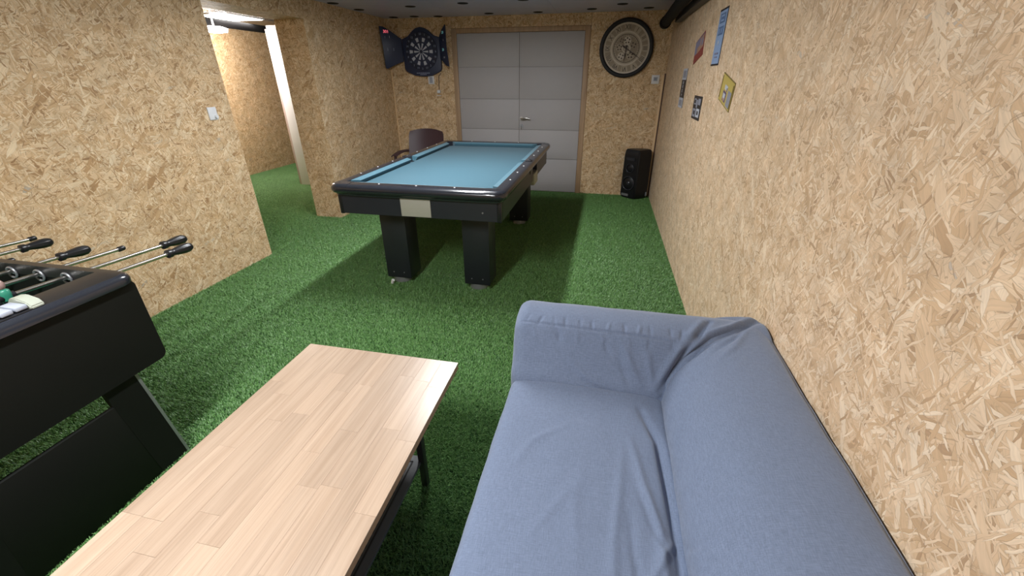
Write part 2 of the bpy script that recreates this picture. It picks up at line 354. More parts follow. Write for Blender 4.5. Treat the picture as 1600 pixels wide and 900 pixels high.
# back wall: boards either side of and above the double door
DX0, DX1, DZ = -2.108, -.284, 2.095
wb = struct(box('wall_back', XL, XR, YB + .02, YB + .10, 0, H + .1, M_OSB))
box('osb_panel', XL, DX0 - .001, YB, YB + .02, 0, H + .05, M_OSB, wb, bev=.0012, seg=1, uvoff=(1.7, 3.3))
box('osb_panel', DX0 + .001, DX1 - .001, YB, YB + .02, DZ + .002, H + .05, M_OSB, wb, bev=.0012, seg=1, uvoff=(4.4, 6.1))
box('osb_panel', DX1 + .002, XR, YB, YB + .02, 0, H + .05, M_OSB, wb, bev=.0012, seg=1, uvoff=(9.1, 2.6))
# ceiling in glossy grey panels
ce = struct(box('ceiling', XL - .3, XR + T, YN - T, YB + T, H + .02, H + .08, M_BLACKM))
xs = [XL, -1.945, -.70, XR]; ys = [YN, -.35, 2.1, 4.0, 5.0, YB]
for i in range(3):
    for j in range(5):
        box('ceiling_panel', xs[i] + .001, xs[i + 1] - .001, ys[j] + .001, ys[j + 1] - .001, H, H + .02, M_CEIL, ce, bev=.0015, seg=1)
for hx, hy in [(-2.953, 4.795), (-2.927, 5.277), (-2.248, 5.186), (-2.85, 6.0), (-2.55, 5.98), (-2.246, 6.04), (-1.611, 5.106), (-1.538, 5.93), (-.927, 5.95), (-.277, 5.84), (.063, 5.538), (.365, 5.892), (-.94, 5.03)]:
    bm = bmesh.new(); tube(bm, [(hx, hy, H + .001), (hx, hy, H - .004)], [.062, .055], 20); finish('ceiling_hole', bm, M_HOLE, ce, 40)
# passage beyond the opening
struct(box('wall_passage', XH - T, XH, YH0, YH1, 0, HH + .1, M_OSBH, uvoff=(1.1, 5.2)))
struct(box('wall_passage_far', XH, XJ, YH1, YH1 + T, 0, HH + .1, M_OSBH))
struct(box('wall_passage_near', XH, XJ, YH0 - T, YH0, 0, HH + .1, M_OSBH))
struct(box('wall_passage_side', -4.42, XJ - .002, 5.86, 5.94, 0, HH + .1, M_OSBH))
struct(box('ceiling_passage', XH, XJ, YH0, YH1, HH, HH + .05, M_FOIL))
# white door post of the passage
d2 = struct(thing('door_2', 'white painted door frame post in the passage behind the opening', None, (-4.58, 5.83, 0)))
del d2['category']
box('door_frame', -4.645, -4.43, 5.81, 5.86, 0, 2.16, M_TRIMWHITE, d2, bev=.003)
box('door_leaf_edge', -4.690, -4.648, 5.83, 5.87, .01, 2.12, M_TRIMPINK, d2, bev=.002)
box('rebate_strip', -4.45, -4.425, 5.795, 5.81, .12, 1.86, M_CORD, d2)

# ------------------------------------------------------------------ double door in the back wall
d1 = thing('door_1', 'grey-white double door with horizontal grooves and a pine frame in the back wall', None, (-1.195, YB, 0)); del d1['category']; struct(d1)
bm = bmesh.new()
bx(bm, DX0, -2.04, YB - .012, YB + .018, 0, DZ, .002); bx(bm, -.350, DX1, YB - .012, YB + .018, 0, DZ, .002); bx(bm, -2.04, -.35, YB - .012, YB + .018, 2.043, DZ, .002)
finish('door_frame', bm, M_PINE, d1, 40)
for (a, c) in ((-2.037, -1.1905), (-1.1865, -.353)):
    lf = box('door_leaf', a, c, YB + .006, YB + .019, .012, 2.04, M_DOOR, d1)
    zs = [.014, .475, .865, 1.255, 1.645, 2.038]
    for z0, z1 in zip(zs, zs[1:]):
        box('door_panel', a, c, YB - .004, YB + .006, z0 + .0025, z1 - .0025, M_DOOR, lf, bev=.0015)
bm = bmesh.new(); tube(bm, [(-1.155, YB - .004, 1.01), (-1.155, YB - .012, 1.01)], .026, 20); tube(bm, [(-1.155, YB - .01, 1.01), (-1.155, YB - .05, 1.01), (-1.14, YB - .06, 1.012), (-1.07, YB - .058, 1.02), (-1.03, YB - .055, 1.01)], [.009, .009, .011, .010, .009], 12)
finish('door_handle', bm, M_STEEL, d1, 50)
bm = bmesh.new(); tube(bm, [(-1.155, YB - .004, .915), (-1.155, YB - .014, .915)], .026, 20); tube(bm, [(-1.155, YB - .014, .915), (-1.155, YB - .035, .915)], .009, 12); bx(bm, -1.158, -1.152, YB - .045, YB - .03, .875, .93)
finish('key_lock', bm, M_GREYM, d1, 50)

# corner strip of wood and dark gap beside it
struct(box('trim_2', .643, .668, YB - .020, YB, .02, 1.54, M_TRIMW, bev=.002))
struct(box('trim_3', .669, XR - .001, YB - .012, YB, .02, 1.56, M_CORD, bev=.001))
struct(box('trim_4', XL, XL + .014, YB - .014, YB, 0, 1.62, M_TRIMW, bev=.002))

# black pipe under the ceiling along the right wall, with brown channel beside it
pp = thing('ceiling_pipe', 'thick black pipe running under the ceiling along the right wall', 'pipe', (.52, 5, 2.12))
bm = bmesh.new(); tube(bm, [(.55, -1.5, 2.165), (.55, 2.8, 2.162), (.55, 5.70, 2.063)], .053, 24); finish('pipe', bm, M_PIPE, pp, 60)
bm = bmesh.new(); tube(bm, [(.55, 5.64, 2.065), (.55, 5.73, 2.062)], [.061, .061], 24); finish('end_cap', bm, M_PIPE, pp, 60)
for yy in (3.0, .5): box('bracket', .54, .56, yy - .012, yy + .012, 2.15, H, M_PIPE, pp)
dd = box('wall_duct', .622, .684, -1.5, 5.45, 2.035, 2.10, M_BROWN, bev=.006); tag(dd, 'slim dark brown duct beside the black pipe at the top of the right wall', 'duct')

# ------------------------------------------------------------------ turf: one patch of blades repeated over the floor
def turf():
    S = .42; N = 12000
    rng = np.random.default_rng(3)
    x = rng.uniform(-S / 2, S / 2, N); y = rng.uniform(-S / 2, S / 2, N)
    # pile leans mostly one way with a scatter
    th = rng.uniform(0, 2 * PI, N); lean = rng.uniform(.006, .019, N); h = rng.uniform(.009, .019, N); wd = rng.uniform(.0007, .0014, N)
    dx = np.cos(th) * lean; dy = np.sin(th) * lean; px = -np.sin(th + rng.normal(0, .6, N)) * wd; py = np.cos(th) * wd
    z0 = np.zeros(N)
    V = np.stack([np.stack([x - px, y - py, z0], 1), np.stack([x + px, y + py, z0], 1),
                  np.stack([x + dx * .35 + px, y + dy * .35 + py, h * .6], 1), np.stack([x + dx * .35 - px, y + dy * .35 - py, h * .6], 1),
                  np.stack([x + dx, y + dy, h], 1)], 1).reshape(-1, 3)
    i = np.arange(N) * 5
    me = bpy.data.meshes.new('artificial_grass')
    quads = np.stack([i, i + 1, i + 2, i + 3], 1); tris = np.stack([i + 3, i + 2, i + 4], 1)
    loops = np.concatenate([quads.ravel(), tris.ravel()])
    me.vertices.add(len(V)); me.vertices.foreach_set('co', V.ravel()); me.loops.add(len(loops)); me.loops.foreach_set('vertex_index', loops)
    me.polygons.add(2 * N); st = np.concatenate([np.arange(N) * 4, 4 * N + np.arange(N) * 3]); me.polygons.foreach_set('loop_start', st.astype(np.int32))
    me.update(calc_edges=True); me.validate()
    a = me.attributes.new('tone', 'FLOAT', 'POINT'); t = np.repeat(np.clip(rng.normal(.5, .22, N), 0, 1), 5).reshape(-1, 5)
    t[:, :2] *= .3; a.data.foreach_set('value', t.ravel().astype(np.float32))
    me.materials.append(M_TURF)
    o = bpy.data.objects.new('artificial_grass', me); COL.objects.link(o); o.location = (0, 0, 0)
    g = bpy.data.node_groups.new('turf_spread', 'GeometryNodeTree')
    g.interface.new_socket('Geometry', in_out='INPUT', socket_type='NodeSocketGeometry'); g.interface.new_socket('Geometry', in_out='OUTPUT', socket_type='NodeSocketGeometry')
    gi = g.nodes.new('NodeGroupInput'); go = g.nodes.new('NodeGroupOutput'); jn = g.nodes.new('GeometryNodeJoinGeometry')
    for (x0, x1, y0, y1) in [(XL, XR, -.7, YB), (XH, XL, YH0, YH1)]:
        nx = round((x1 - x0) / .41); ny = round((y1 - y0) / .41); cx = (x1 - x0) / nx; cy = (y1 - y0) / ny
        gr = g.nodes.new('GeometryNodeMeshGrid'); gr.inputs['Size X'].default_value = (nx - 1) * cx; gr.inputs['Size Y'].default_value = (ny - 1) * cy
        gr.inputs['Vertices X'].default_value = nx; gr.inputs['Vertices Y'].default_value = ny
        tr = g.nodes.new('GeometryNodeTransform'); tr.inputs['Translation'].default_value = ((x0 + x1) / 2, (y0 + y1) / 2, .0)
        g.links.new(gr.outputs['Mesh'], tr.inputs['Geometry']); g.links.new(tr.outputs[0], jn.inputs[0])
    ip = g.nodes.new('GeometryNodeInstanceOnPoints'); g.links.new(jn.outputs[0], ip.inputs['Points']); g.links.new(gi.outputs[0], ip.inputs['Instance'])
    rv = g.nodes.new('FunctionNodeRandomValue'); rv.data_type = 'INT'; 
    ins = [s for s in rv.inputs if s.type == 'INT' and s.enabled]; ins[0].default_value = 0; ins[1].default_value = 3
    mm = g.nodes.new('ShaderNodeMath'); mm.operation = 'MULTIPLY'; mm.inputs[1].default_value = PI / 2
    g.links.new([s for s in rv.outputs if s.type == 'INT'][0], mm.inputs[0])
    cx = g.nodes.new('ShaderNodeCombineXYZ'); g.links.new(mm.outputs[0], cx.inputs[2]); g.links.new(cx.outputs[0], ip.inputs['Rotation'])
    g.links.new(ip.outputs[0], go.inputs[0])
    md = o.modifiers.new('spread', 'NODES'); md.node_group = g
    tag(o, 'bright green artificial grass covering the whole floor', 'artificial grass', kind='stuff')
turf()

# ------------------------------------------------------------------ lamps
for k, (lx, ly, pw) in enumerate(LAMPS):
    t = thing('ceiling_lamp', ['long white batten lamp on the ceiling over the pool table', 'long white batten lamp on the ceiling over the coffee table'][k], 'lamp', (lx, ly, H), 'ceiling lamps in the room')
    box('lamp_housing', lx - .06, lx + .06, ly - .62, ly + .62, H - .05, H - .001, M_WHITE, t, bev=.006)
    box('diffuser', lx - .045, lx + .045, ly - .60, ly + .60, H - .068, H - .051, M_EMIT, t, bev=.006)
    a = area('lamp_light', (0, 0, -.075), .09, 1.2, pw, (.95, .975, 1)); a.parent = t
t = thing('passage_lamp', 'round glowing white hanging lamp in the passage beyond the opening', 'lamp', (-5.09, 5.40, HH))
lx, ly = -5.09, 5.40
bm = bmesh.new(); tube(bm, [(lx, ly, 2.12), (lx, ly, HH)], .012, 12); finish('lamp_rod', bm, M_WHITE, t, 40)
bm = bmesh.new(); tube(bm, [(lx, ly, 2.055), (lx, ly, 2.062), (lx, ly, 2.10), (lx, ly, 2.12)], [.10, .145, .155, .10], 32); finish('diffuser', bm, M_EMITH, t, 40)
hl = bpy.data.lights.new('lamp_light', 'POINT'); hl.energy = HALL_W; hl.color = (1, .95, .90); hl.shadow_soft_size = .1
ho = bpy.data.objects.new('lamp_light', hl); COL.objects.link(ho); ho.parent = t; ho.location = (0, 0, -.36)
# glowing panel added for a bright ceiling patch, plus dark insulated passage pipe
t = thing('glowing_panel', 'bright white square glowing panel added against the foil ceiling of the passage', 'lamp', (-5.25, 5.85, HH))
box('lamp_housing', -5.82, -5.06, 5.64, 6.34, HH - .012, HH - .001, M_WHITE, t)
box('diffuser', -5.80, -5.08, 5.66, 6.32, HH - .018, HH - .012, M_EMITH, t)
t = thing('passage_pipe', 'dark insulated pipe under the ceiling of the passage, crossing the opening', 'pipe', (-5.3, 5, 2.15))
tube_obj('pipe', [(-5.30, 3.0, 2.195), (-5.30, 8.5, 2.195)], .050, M_PIPE, t, 16)
for yy in (4.2, 5.5, 7.4): box('hanger', -5.31, -5.29, yy - .01, yy + .01, 2.24, HH, M_BLACK, t)

# ------------------------------------------------------------------ pool table
PX0, PX1, PY0, PY1, PZ = -1.872, -.588, 2.575, 4.955, .86
pt = thing('pool_table', 'black pool table with teal blue cloth standing in the middle of the room', 'pool table', (-1.23, 3.77, 0))
RW, RE = .090, .118     # rail widths: sides, ends
# rail profile (outward distance o from inner edge, height)
def rail_prof(w_, drop=0):
    pts = [(0, PZ - .004), (w_ * .35, PZ), (w_ * .62, PZ - .002)]
    for k in range(7):
        a = PI / 2 - k / 6 * PI * .95; pts.append((w_ - .034 + .034 * math.cos(a), PZ - .036 + .034 * math.sin(a)))
    pts += [(w_ - .032, PZ - .072), (w_ - .034, PZ - .082), (0, PZ - .082)]
    return pts
CL = .15  # corner cap length
def rail(name, side, a0, a1, mat, w_):
    pr = rail_prof(w_)
    if side == 'L': fn = lambda o, z, d: (PX0 + w_ - o, d, z)
    if side == 'R': fn = lambda o, z, d: (PX1 - w_ + o, d, z)
    if side == 'F': fn = lambda o, z, d: (d, PY0 + w_ - o, z)
    if side == 'B': fn = lambda o, z, d: (d, PY1 - w_ + o, z)
    return prism_obj(name, pr, fn, a0, a1, mat, pt, smooth=35)
def corner(cx, cy, sx, sy):
    """rounded corner cap: sweep of the rail profile round a quarter turn, starting on the side rail"""
    bm = bmesh.new(); pr = rail_prof(.09); R = .075
    # path of the inner edge: straight, arc, straight
    path = []
    ox, oy = cx - sx * (.09 + 0), cy - sy * (.105)   # inner edge corner point
    def out(px, py, nx, ny, w_): path.append((px, py, nx, ny, w_))
    out(cx - sx * RW, cy - sy * CL, sx, 0, RW)
    n = 9
    ccx, ccy = cx - sx * R, cy - sy * R
    for k in range(n):
        a = k / (n - 1) * PI / 2
        nx, ny = sx * math.cos(a), sy * math.sin(a)
        w_ = RW + (RE - RW) * k / (n - 1); 
        # outer point on rounded corner of radius R; inner point w_ behind it
        ex, ey = ccx + nx * R, ccy + ny * R
        out(ex - nx * w_, ey - ny * w_, nx, ny, w_)
    out(cx - sx * CL, cy - sy * RE, 0, sy, RE)
    rings = []
    for (px, py, nx, ny, w_) in path:
        rings.append([bm.verts.new((px + nx * o, py + ny * o, z + .0015)) for o, z in rail_prof(w_)])
    for A, B in zip(rings, rings[1:]):
        for k in range(len(A)): bm.faces.new((A[k], A[(k + 1) % len(A)], B[(k + 1) % len(A)], B[k]))
    bm.faces.new(rings[0]); bm.faces.new(rings[-1])
    return finish('corner_cap', bm, M_RAIL, pt, 35)
rail('rail', 'F', PX0 + CL, PX1 - CL, M_RAIL, RE); rail('rail', 'B', PX0 + CL, PX1 - CL, M_RAIL, RE)
rl = rail('rail', 'L', PY0 + CL, PY1 - CL, M_RAIL, RW); rr = rail('rail', 'R', PY0 + CL, PY1 - CL, M_RAIL, RW)
for sx, cx in ((-1, PX0), (1, PX1)):
    for sy, cy in ((-1, PY0), (1, PY1)): corner(cx, cy, sx, sy)
# bed cloth with pocket notches
IX0, IX1, IY0, IY1 = PX0 + RW, PX1 - RW, PY0 + RE, PY1 - RE
BZ = PZ - .047; YM = (IY0 + IY1) / 2
def arc(cx, cy, r, a0, a1, n=8): return [(cx + r * math.cos(a0 + (a1 - a0) * k / n), cy + r * math.sin(a0 + (a1 - a0) * k / n)) for k in range(n + 1)]
PR = .052
poly = []
poly += arc(IX0 + .012, IY0 + .012, PR, PI / 2, 0)
poly += arc(IX1 - .012, IY0 + .012, PR, PI, PI / 2)
poly += arc(IX1 + .008, YM, PR, -PI / 2 - .2, -3 * PI / 2 + .2)
poly += arc(IX1 - .012, IY1 - .012, PR, -PI / 2, -PI)
poly += arc(IX0 + .012, IY1 - .012, PR, 0, -PI / 2)
poly += arc(IX0 - .008, YM, PR, PI / 2 - .2, -PI / 2 + .2)
prism_obj('bed_cloth', poly, lambda a, b_, d: (a, b_, d), BZ - .012, BZ, M_CLOTH, pt)
for (cx, cy) in [(IX0 + .012, IY0 + .012), (IX1 - .012, IY0 + .012), (IX1 + .008, YM), (IX1 - .012, IY1 - .012), (IX0 + .012, IY1 - .012), (IX0 - .008, YM)]:
    bm = bmesh.new(); n = 24; r0, r1 = PR - .001, PR - .006
    A = [bm.verts.new((cx + r0 * math.cos(2 * PI * k / n), cy + r0 * math.sin(2 * PI * k / n), BZ - .004)) for k in range(n)]
    B = [bm.verts.new((cx + r1 * math.cos(2 * PI * k / n), cy + r1 * math.sin(2 * PI * k / n), BZ - .075)) for k in range(n)]
    for k in range(n): bm.faces.new((A[k], A[(k + 1) % n], B[(k + 1) % n], B[k]))
    bm.faces.new(B); finish('pocket', bm, M_HOLE, pt)
# cushions: profile (distance in from rail edge, z)
CW = .048
cp = [(0, PZ - .006), (CW * .9, PZ - .012), (CW, PZ - .016), (CW * .98, PZ - .021), (CW * .62, BZ + .001), (0, BZ + .001)]
def cushion(side, a0, a1, e0, e1):
    """e0/e1: how far the nose is cut back at each end (angled jaw)"""
    bm = bmesh.new(); rings = []
    for d, e, s in ((a0, e0, 1), (a1, e1, -1)):
        ring = []
        for q, z in cp:
            dd_ = d + s * e * q / CW
            if side == 'L': p = (IX0 + q, dd_, z)
            if side == 'R': p = (IX1 - q, dd_, z)
            if side == 'F': p = (dd_, IY0 + q, z)
            if side == 'B': p = (dd_, IY1 - q, z)
            ring.append(bm.verts.new(p))
        rings.append(ring)
    A, B = rings; n = len(A)
    for k in range(n): bm.faces.new((A[k], A[(k + 1) % n], B[(k + 1) % n], B[k]))
    bm.faces.new(A); bm.faces.new(B)
    return finish('cushion', bm, M_CUSH, pt, 40)
for s in 'LR':
    cushion(s, IY0 + .055, YM - .055, .045, .015); cushion(s, YM + .055, IY1 - .055, .015, .045)
for s in 'FB': cushion(s, IX0 + .055, IX1 - .055, .045, .045)
# rubber jaw leather of the side pockets
for sx, x in ((-1, IX0), (1, IX1)):
    bm = bmesh.new()
    pts = arc(x + sx * .008, YM, PR + .004, (PI / 2 + .15) if sx < 0 else (PI / 2 - .15), (3 * PI / 2 - .15) if sx < 0 else (-PI / 2 + .15), 10)
    tube(bm, [(a, b_, PZ - .004) for a, b_ in pts], .007, 8); finish('pocket_liner', bm, M_BLACK, pt, 60)
# sights: white dots inlaid in the rails
def dot(x, y):
    bm = bmesh.new(); tube(bm, [(x, y, PZ - .004), (x, y, PZ + .0012)], .0062, 12); finish('rail_sight', bm, M_PEARL, pt)
for k in (1, 2, 3):
    x = IX0 + (IX1 - IX0) * k / 4
    dot(x, PY0 + .075); dot(x, PY1 - .075)
for sx in (0, 1):
    x = PX0 + .050 if sx == 0 else PX1 - .050
    for y0, y1 in ((IY0, YM), (YM, IY1)):
        for k in (1, 2, 3): dot(x, y0 + (y1 - y0) * k / 4)
# fascia under the rails, apron
AX0, AX1, AY0, AY1, AZ0, AZ1 = -1.838, -.628, 2.635, 4.895, .640, .795
box('fascia', AX0 + .004, AX1 - .004, AY0 + .004, AY1 - .004, .778, .812, M_BLACK, pt, bev=.004)
def taper_panel(name, pts, mat): # eight corners
    bm = bmesh.new(); v = [bm.verts.new(p) for p in pts]
    for f in ((0, 1, 2, 3), (7, 6, 5, 4), (0, 4, 5, 1), (1, 5, 6, 2), (2, 6, 7, 3), (3, 7, 4, 0)): bm.faces.new([v[i] for i in f])
    bmesh.ops.recalc_face_normals(bm, faces=bm.faces); bmesh.ops.bevel(bm, geom=bm.edges[:], offset=.003, segments=2, affect='EDGES')
    return finish(name, bm, mat, pt, 40)
def slab(x0, x1, y0, y1, z0=AZ0, z1=AZ1): return [(x0, y0, z0), (x1, y0, z0), (x1, y1, z0), (x0, y1, z0), (x0, y0, z1), (x1, y0, z1), (x1, y1, z1), (x0, y1, z1)]
taper_panel('apron_panel', slab(AX0 + .03, AX1 - .03, AY0, AY0 + .025), M_APRON)
taper_panel('apron_panel', slab(AX0 + .03, AX1 - .03, AY1 - .025, AY1), M_APRON)
taper_panel('apron_panel', slab(AX0, AX0 + .025, AY0 + .03, AY1 - .03), M_APRON)
taper_panel('apron_panel', slab(AX1 - .025, AX1, AY0 + .03, 3.93), M_APRON)
taper_panel('apron_panel', slab(AX1 - .025, AX1, 4.17, AY1 - .03), M_APRON)
taper_panel('apron_panel', slab(AX1 - .04, AX1 - .03, 3.92, 4.18), M_HOLE)
for x in (AX0, AX1 - .032):
    for y in (AY0, AY1 - .032):
        box('corner_post', x, x + .032, y, y + .032, AZ0 - .006, AZ1, M_BLACK, pt, bev=.008, seg=3)
box('ball_return_flap', AX1 - .024, AX1 + .012, 3.95, 4.15, .595, .705, M_PLATE, pt, bev=.004)
box('front_plate', -1.353, -1.131, AY0 - .006, AY0 + .001, .646, .783, M_PLATE, pt, bev=.0015)
for (x, z) in ((-.76, .70),): 
    tube_obj('screw', [(x, AY0 - .003, z), (x, AY0 + .002, z)], .006, M_GREYM, pt, 10)
box('under_frame', AX0 + .03, AX1 - .03, AY0 + .03, AY1 - .03, .70, .778, M_LEG, pt)
for x0 in (-1.650, -.985):
    for y0 in (2.835, 4.52):
        lg = box('leg', x0, x0 + .208, y0, y0 + .20, .050, .70, M_LEG, pt, bev=.004)
        bm = bmesh.new(); tube(bm, [(x0 + .10, y0 + .07, 0), (x0 + .10, y0 + .07, .050)], [.074, .070], 24); finish('levelling_foot', bm, M_GREYM, lg, 40)
        for q in (.06, .15):
            bm = bmesh.new(); tube(bm, [(x0 + q, y0 - .003, .10), (x0 + q, y0 + .001, .10)], .005, 8); finish('screw', bm, M_GREYM, lg)
tube_obj('white_bolt', [(-1.60, 2.80, .012), (-1.585, 2.79, .045)], .012, M_PEARL, pt, 10)

# ------------------------------------------------------------------ maroon garden chair behind the table
ch = thing('plastic_chair', 'dark maroon plastic armchair behind the far left side of the pool table', 'chair', (-2.38, 5.45, 0))
def sheet(name, fn, nu, nv, th, mat, parent, smooth=60):
    bm = bmesh.new(); F = []; Bk = []
    P = [[Vector(fn(i / nu, j / nv)) for j in range(nv + 1)] for i in range(nu + 1)]
    def nrm(i, j):
        a = P[min(i + 1, nu)][j] - P[max(i - 1, 0)][j]; c = P[i][min(j + 1, nv)] - P[i][max(j - 1, 0)]; return a.cross(c).normalized()
    F = [[bm.verts.new(P[i][j] + nrm(i, j) * th / 2) for j in range(nv + 1)] for i in range(nu + 1)]
    G = [[bm.verts.new(P[i][j] - nrm(i, j) * th / 2) for j in range(nv + 1)] for i in range(nu + 1)]
    for i in range(nu):
        for j in range(nv):
            bm.faces.new((F[i][j], F[i + 1][j], F[i + 1][j + 1], F[i][j + 1])); bm.faces.new((G[i][j], G[i][j + 1], G[i + 1][j + 1], G[i + 1][j]))
    for i in range(nu):
        for j in (0, nv): bm.faces.new((F[i][j], F[i + 1][j], G[i + 1][j], G[i][j]))
    for j in range(nv):
        for i in (0, nu): bm.faces.new((F[i][j], F[i][j + 1], G[i][j + 1], G[i][j]))
    return finish(name, bm, mat, parent, smooth)
def bk(u, v):
    x = (u - .5); top = .868 + .030 * (1 - (2 * x) ** 2)
    z = .45 + v * (top - .45); wdt = .50 + .0 * v - .03 * max(0, v - .9) * 10
    return (-2.392 + x * wdt, 5.62 + .10 * v - .07 * (2 * x) ** 2, z)
sheet('backrest', bk, 14, 12, .012, M_MAROON, ch)
sheet('seat', lambda u, v: (-2.392 + (u - .5) * .50, 5.15 + v * .48, .425 + .02 * (2 * u - 1) ** 2 - .02 * v), 10, 10, .014, M_MAROON, ch)
for s in (-1, 1):
    X = -2.392 + s * .27
    sheet('armrest', lambda u, v, X=X, s=s: (X + (u - .5) * .075 + s * .02 * math.sin(v * PI), 5.16 + v * .50, .622 + .018 * math.sin(v * PI) - .02 * (2 * u - 1) ** 2 - (.05 * max(0, .12 - v) * 10) ** 2), 6, 12, .012, M_MAROON, ch)
    tube_obj('arm_support', [(X, 5.20, .61), (X - s * .01, 5.19, .43)], [.018, .022], M_MAROON, ch, 8)
    tube_obj('leg', [(X - s * .01, 5.19, .43), (X + s * .02, 5.14, 0)], [.026, .018], M_MAROON, ch, 8)
    tube_obj('leg', [(X - s * .02, 5.61, .46), (X + s * .01, 5.70, 0)], [.026, .018], M_MAROON, ch, 8)

# ------------------------------------------------------------------ dartboard
db = thing('electronic_dartboard', 'dark blue electronic dartboard with two open wing doors left of the double door', 'dartboard', (-2.53, YB, 1.83))
DC = (-2.53, 1.835); YF = YB - .055
fx = lambda a, b_, d: (a, d, b_)
outl = [(-2.795, 1.63), (-2.78, 1.60), (-2.70, 1.565), (-2.64, 1.545), (-2.53, 1.535), (-2.42, 1.545), (-2.36, 1.565), (-2.28, 1.60), (-2.265, 1.63), (-2.262, 1.80), (-2.266, 2.0),
        (-2.35, 2.025), (-2.42, 2.08), (-2.47, 2.11), (-2.53, 2.122), (-2.59, 2.11), (-2.64, 2.08), (-2.71, 2.02), (-2.80, 1.985), (-2.80, 1.80)]
prism_obj('cabinet', outl, fx, YF, YB - .001, M_NAVY, db, bev=.006)
bm = bmesh.new(); tube(bm, [(DC[0], YF + .002, DC[1]), (DC[0], YF - .006, DC[1])], [.232, .228], 48); finish('number_ring', bm, M_NAVYD, db, 40)
bm = bmesh.new(); tube(bm, [(DC[0], YF - .005, DC[1]), (DC[0], YF - .010, DC[1])], [.180, .178], 48); finish('target_face', bm, M_NAVY, db, 40)
def wedge(bm, a0, a1, r0, r1, y0, y1):
    pts = [(DC[0] + r * math.cos(a), DC[1] + r * math.sin(a)) for r, a in ((r0, a0), (r1, a0), (r1, (a0 + a1) / 2), (r1, a1), (r0, a1))]
    prism(bm, pts, fx, y0, y1)
hw = PI / 20
for k in range(20):
    a = k * PI / 10; light = k % 2 == 0
    for (r0, r1, hm) in ((.022, .100, .80), (.106, .116, .85), (.120, .165, .80), (.168, .176, .85)):
        if light and r1 in (.100, .165) or (not light and r1 in (.116, .176)):
            bm = bmesh.new(); wedge(bm, a - hw * hm, a + hw * hm, r0, r1, YF - .0135, YF - .009); finish('target_segment', bm, M_DLIGHT if light else M_NAVYD, db)
bm = bmesh.new(); tube(bm, [(DC[0], YF - .010, DC[1]), (DC[0], YF - .016, DC[1])], .014, 16); finish('bullseye', bm, M_NAVYD, db)
NUM = [20, 1, 18, 4, 13, 6, 10, 15, 2, 17, 3, 19, 7, 16, 8, 11, 14, 9, 12, 5]
for k, nn in enumerate(NUM):
    a = PI / 2 - k * PI / 10
    text_obj('ring_number', str(nn), .036, (DC[0] + .205 * math.cos(a), YF - .0075, DC[1] + .205 * math.sin(a)), (1, 0, 0), (0, 0, 1), M_DNUM, db)
for (z, n, wd) in ((1.578, 7, .022), (1.560, 4, .018)):
    for k in range(n):
        x = -2.53 + (k - (n - 1) / 2) * (wd + .006); box('footer_bar', x - wd / 2, x + wd / 2, YF - .003, YF + .001, z - .005, z + .005, M_DNUM, db)  # plain bars standing for the unreadable footer lettering
def wing(pts, px, ang, screens, label):
    """hinged door: outline in (distance from hinge, z), turned out by ang about a vertical hinge at px"""
    ca, sa = math.cos(ang), math.sin(ang)
    def f(a, b_, d): return (px + a * ca + d * sa * (1 if a >= 0 else -1) * 0, YF + .004 - abs(a) * sa + d, b_)
    o = prism_obj('wing_door', pts, f, -.014, 0, M_NAVY, db, bev=.004)
    return f, o
fL, oL = wing([(-.005, 1.985), (-.16, 2.085), (-.235, 2.122), (-.285, 2.125), (-.262, 1.88), (-.258, 1.64), (-.235, 1.628), (-.12, 1.68), (-.005, 1.72)], -2.795, .68, None, '')
fR, oR = wing([(.005, 2.0), (.03, 2.03), (.085, 2.085), (.17, 2.135), (.178, 2.12), (.172, 1.90), (.215, 1.66), (.205, 1.65), (.14, 1.665), (.06, 1.72), (.005, 1.75)], -2.268, .66, None, '')
def on_wing(f, a, z, s, body, mat, ang, sgn, name, par):
    p = f(a, z, -.0155); r = (math.cos(ang), sgn * math.sin(ang), 0)
    text_obj(name, body, s, p, r, (0, 0, 1), mat, par)
on_wing(fL, -.20, 2.065, .05, '301', M_LEDR, .68, 1, 'score_display', oL)
on_wing(fL, -.16, 2.005, .04, '1', M_DLIGHT, .68, 1, 'score_display', oL)
on_wing(fL, -.22, 2.00, .04, '1', M_DNUM, .68, 1, 'score_display', oL)
for a in (-.20, -.12): on_wing(fL, a, 1.86, .05, 'I', M_DNUM, .68, 1, 'dart_holder', oL)
on_wing(fR, .10, 2.045, .045, '20', M_LEDG, .66, -1, 'score_display', oR)
on_wing(fR, .11, 1.96, .03, 'II', M_DNUM, .66, -1, 'score_display', oR)
on_wing(fR, .09, 1.85, .045, '20', M_LEDG, .66, -1, 'score_display', oR)
on_wing(fR, .11, 1.76, .035, '14', M_DLIGHT, .66, -1, 'score_display', oR)

# sockets, switches, cord
def plate(name, label, cat, face, a, z, w_, h_, extra=None, mat=M_WHITE):
    t = thing(name, label, cat, (XL, a, z) if face == 'L' else (a, YB, z))
    if face == 'L': box('cover_plate', XL, XL + .010, a - w_ / 2, a + w_ / 2, z - h_ / 2, z + h_ / 2, mat, t, bev=.003)
    else: box('cover_plate', a - w_ / 2, a + w_ / 2, YB - .012, YB, z - h_ / 2, z + h_ / 2, mat, t, bev=.003)
    return t
t = plate('light_switch', 'white dimmer switch plate on the left wall near the opening', 'switch', 'L', 2.965, 1.273, .080, .092)
tube_obj('dimmer_knob', [(XL + .010, 2.985, 1.250), (XL + .022, 2.985, 1.250)], [.015, .013], M_WHITE, t, 20)
t = plate('wall_socket', 'white socket plate on the back wall just under the dartboard', 'socket', 'B', -2.442, 1.492, .088, .102)
box('socket_insert', -2.465, -2.42, YB - .015, YB - .011, 1.455, 1.53, M_BEAD, t, bev=.002)
t = plate('thermostat', 'small white thermostat with a display between the clock and the right corner', 'thermostat', 'B', .565, 1.493, .095, .100)
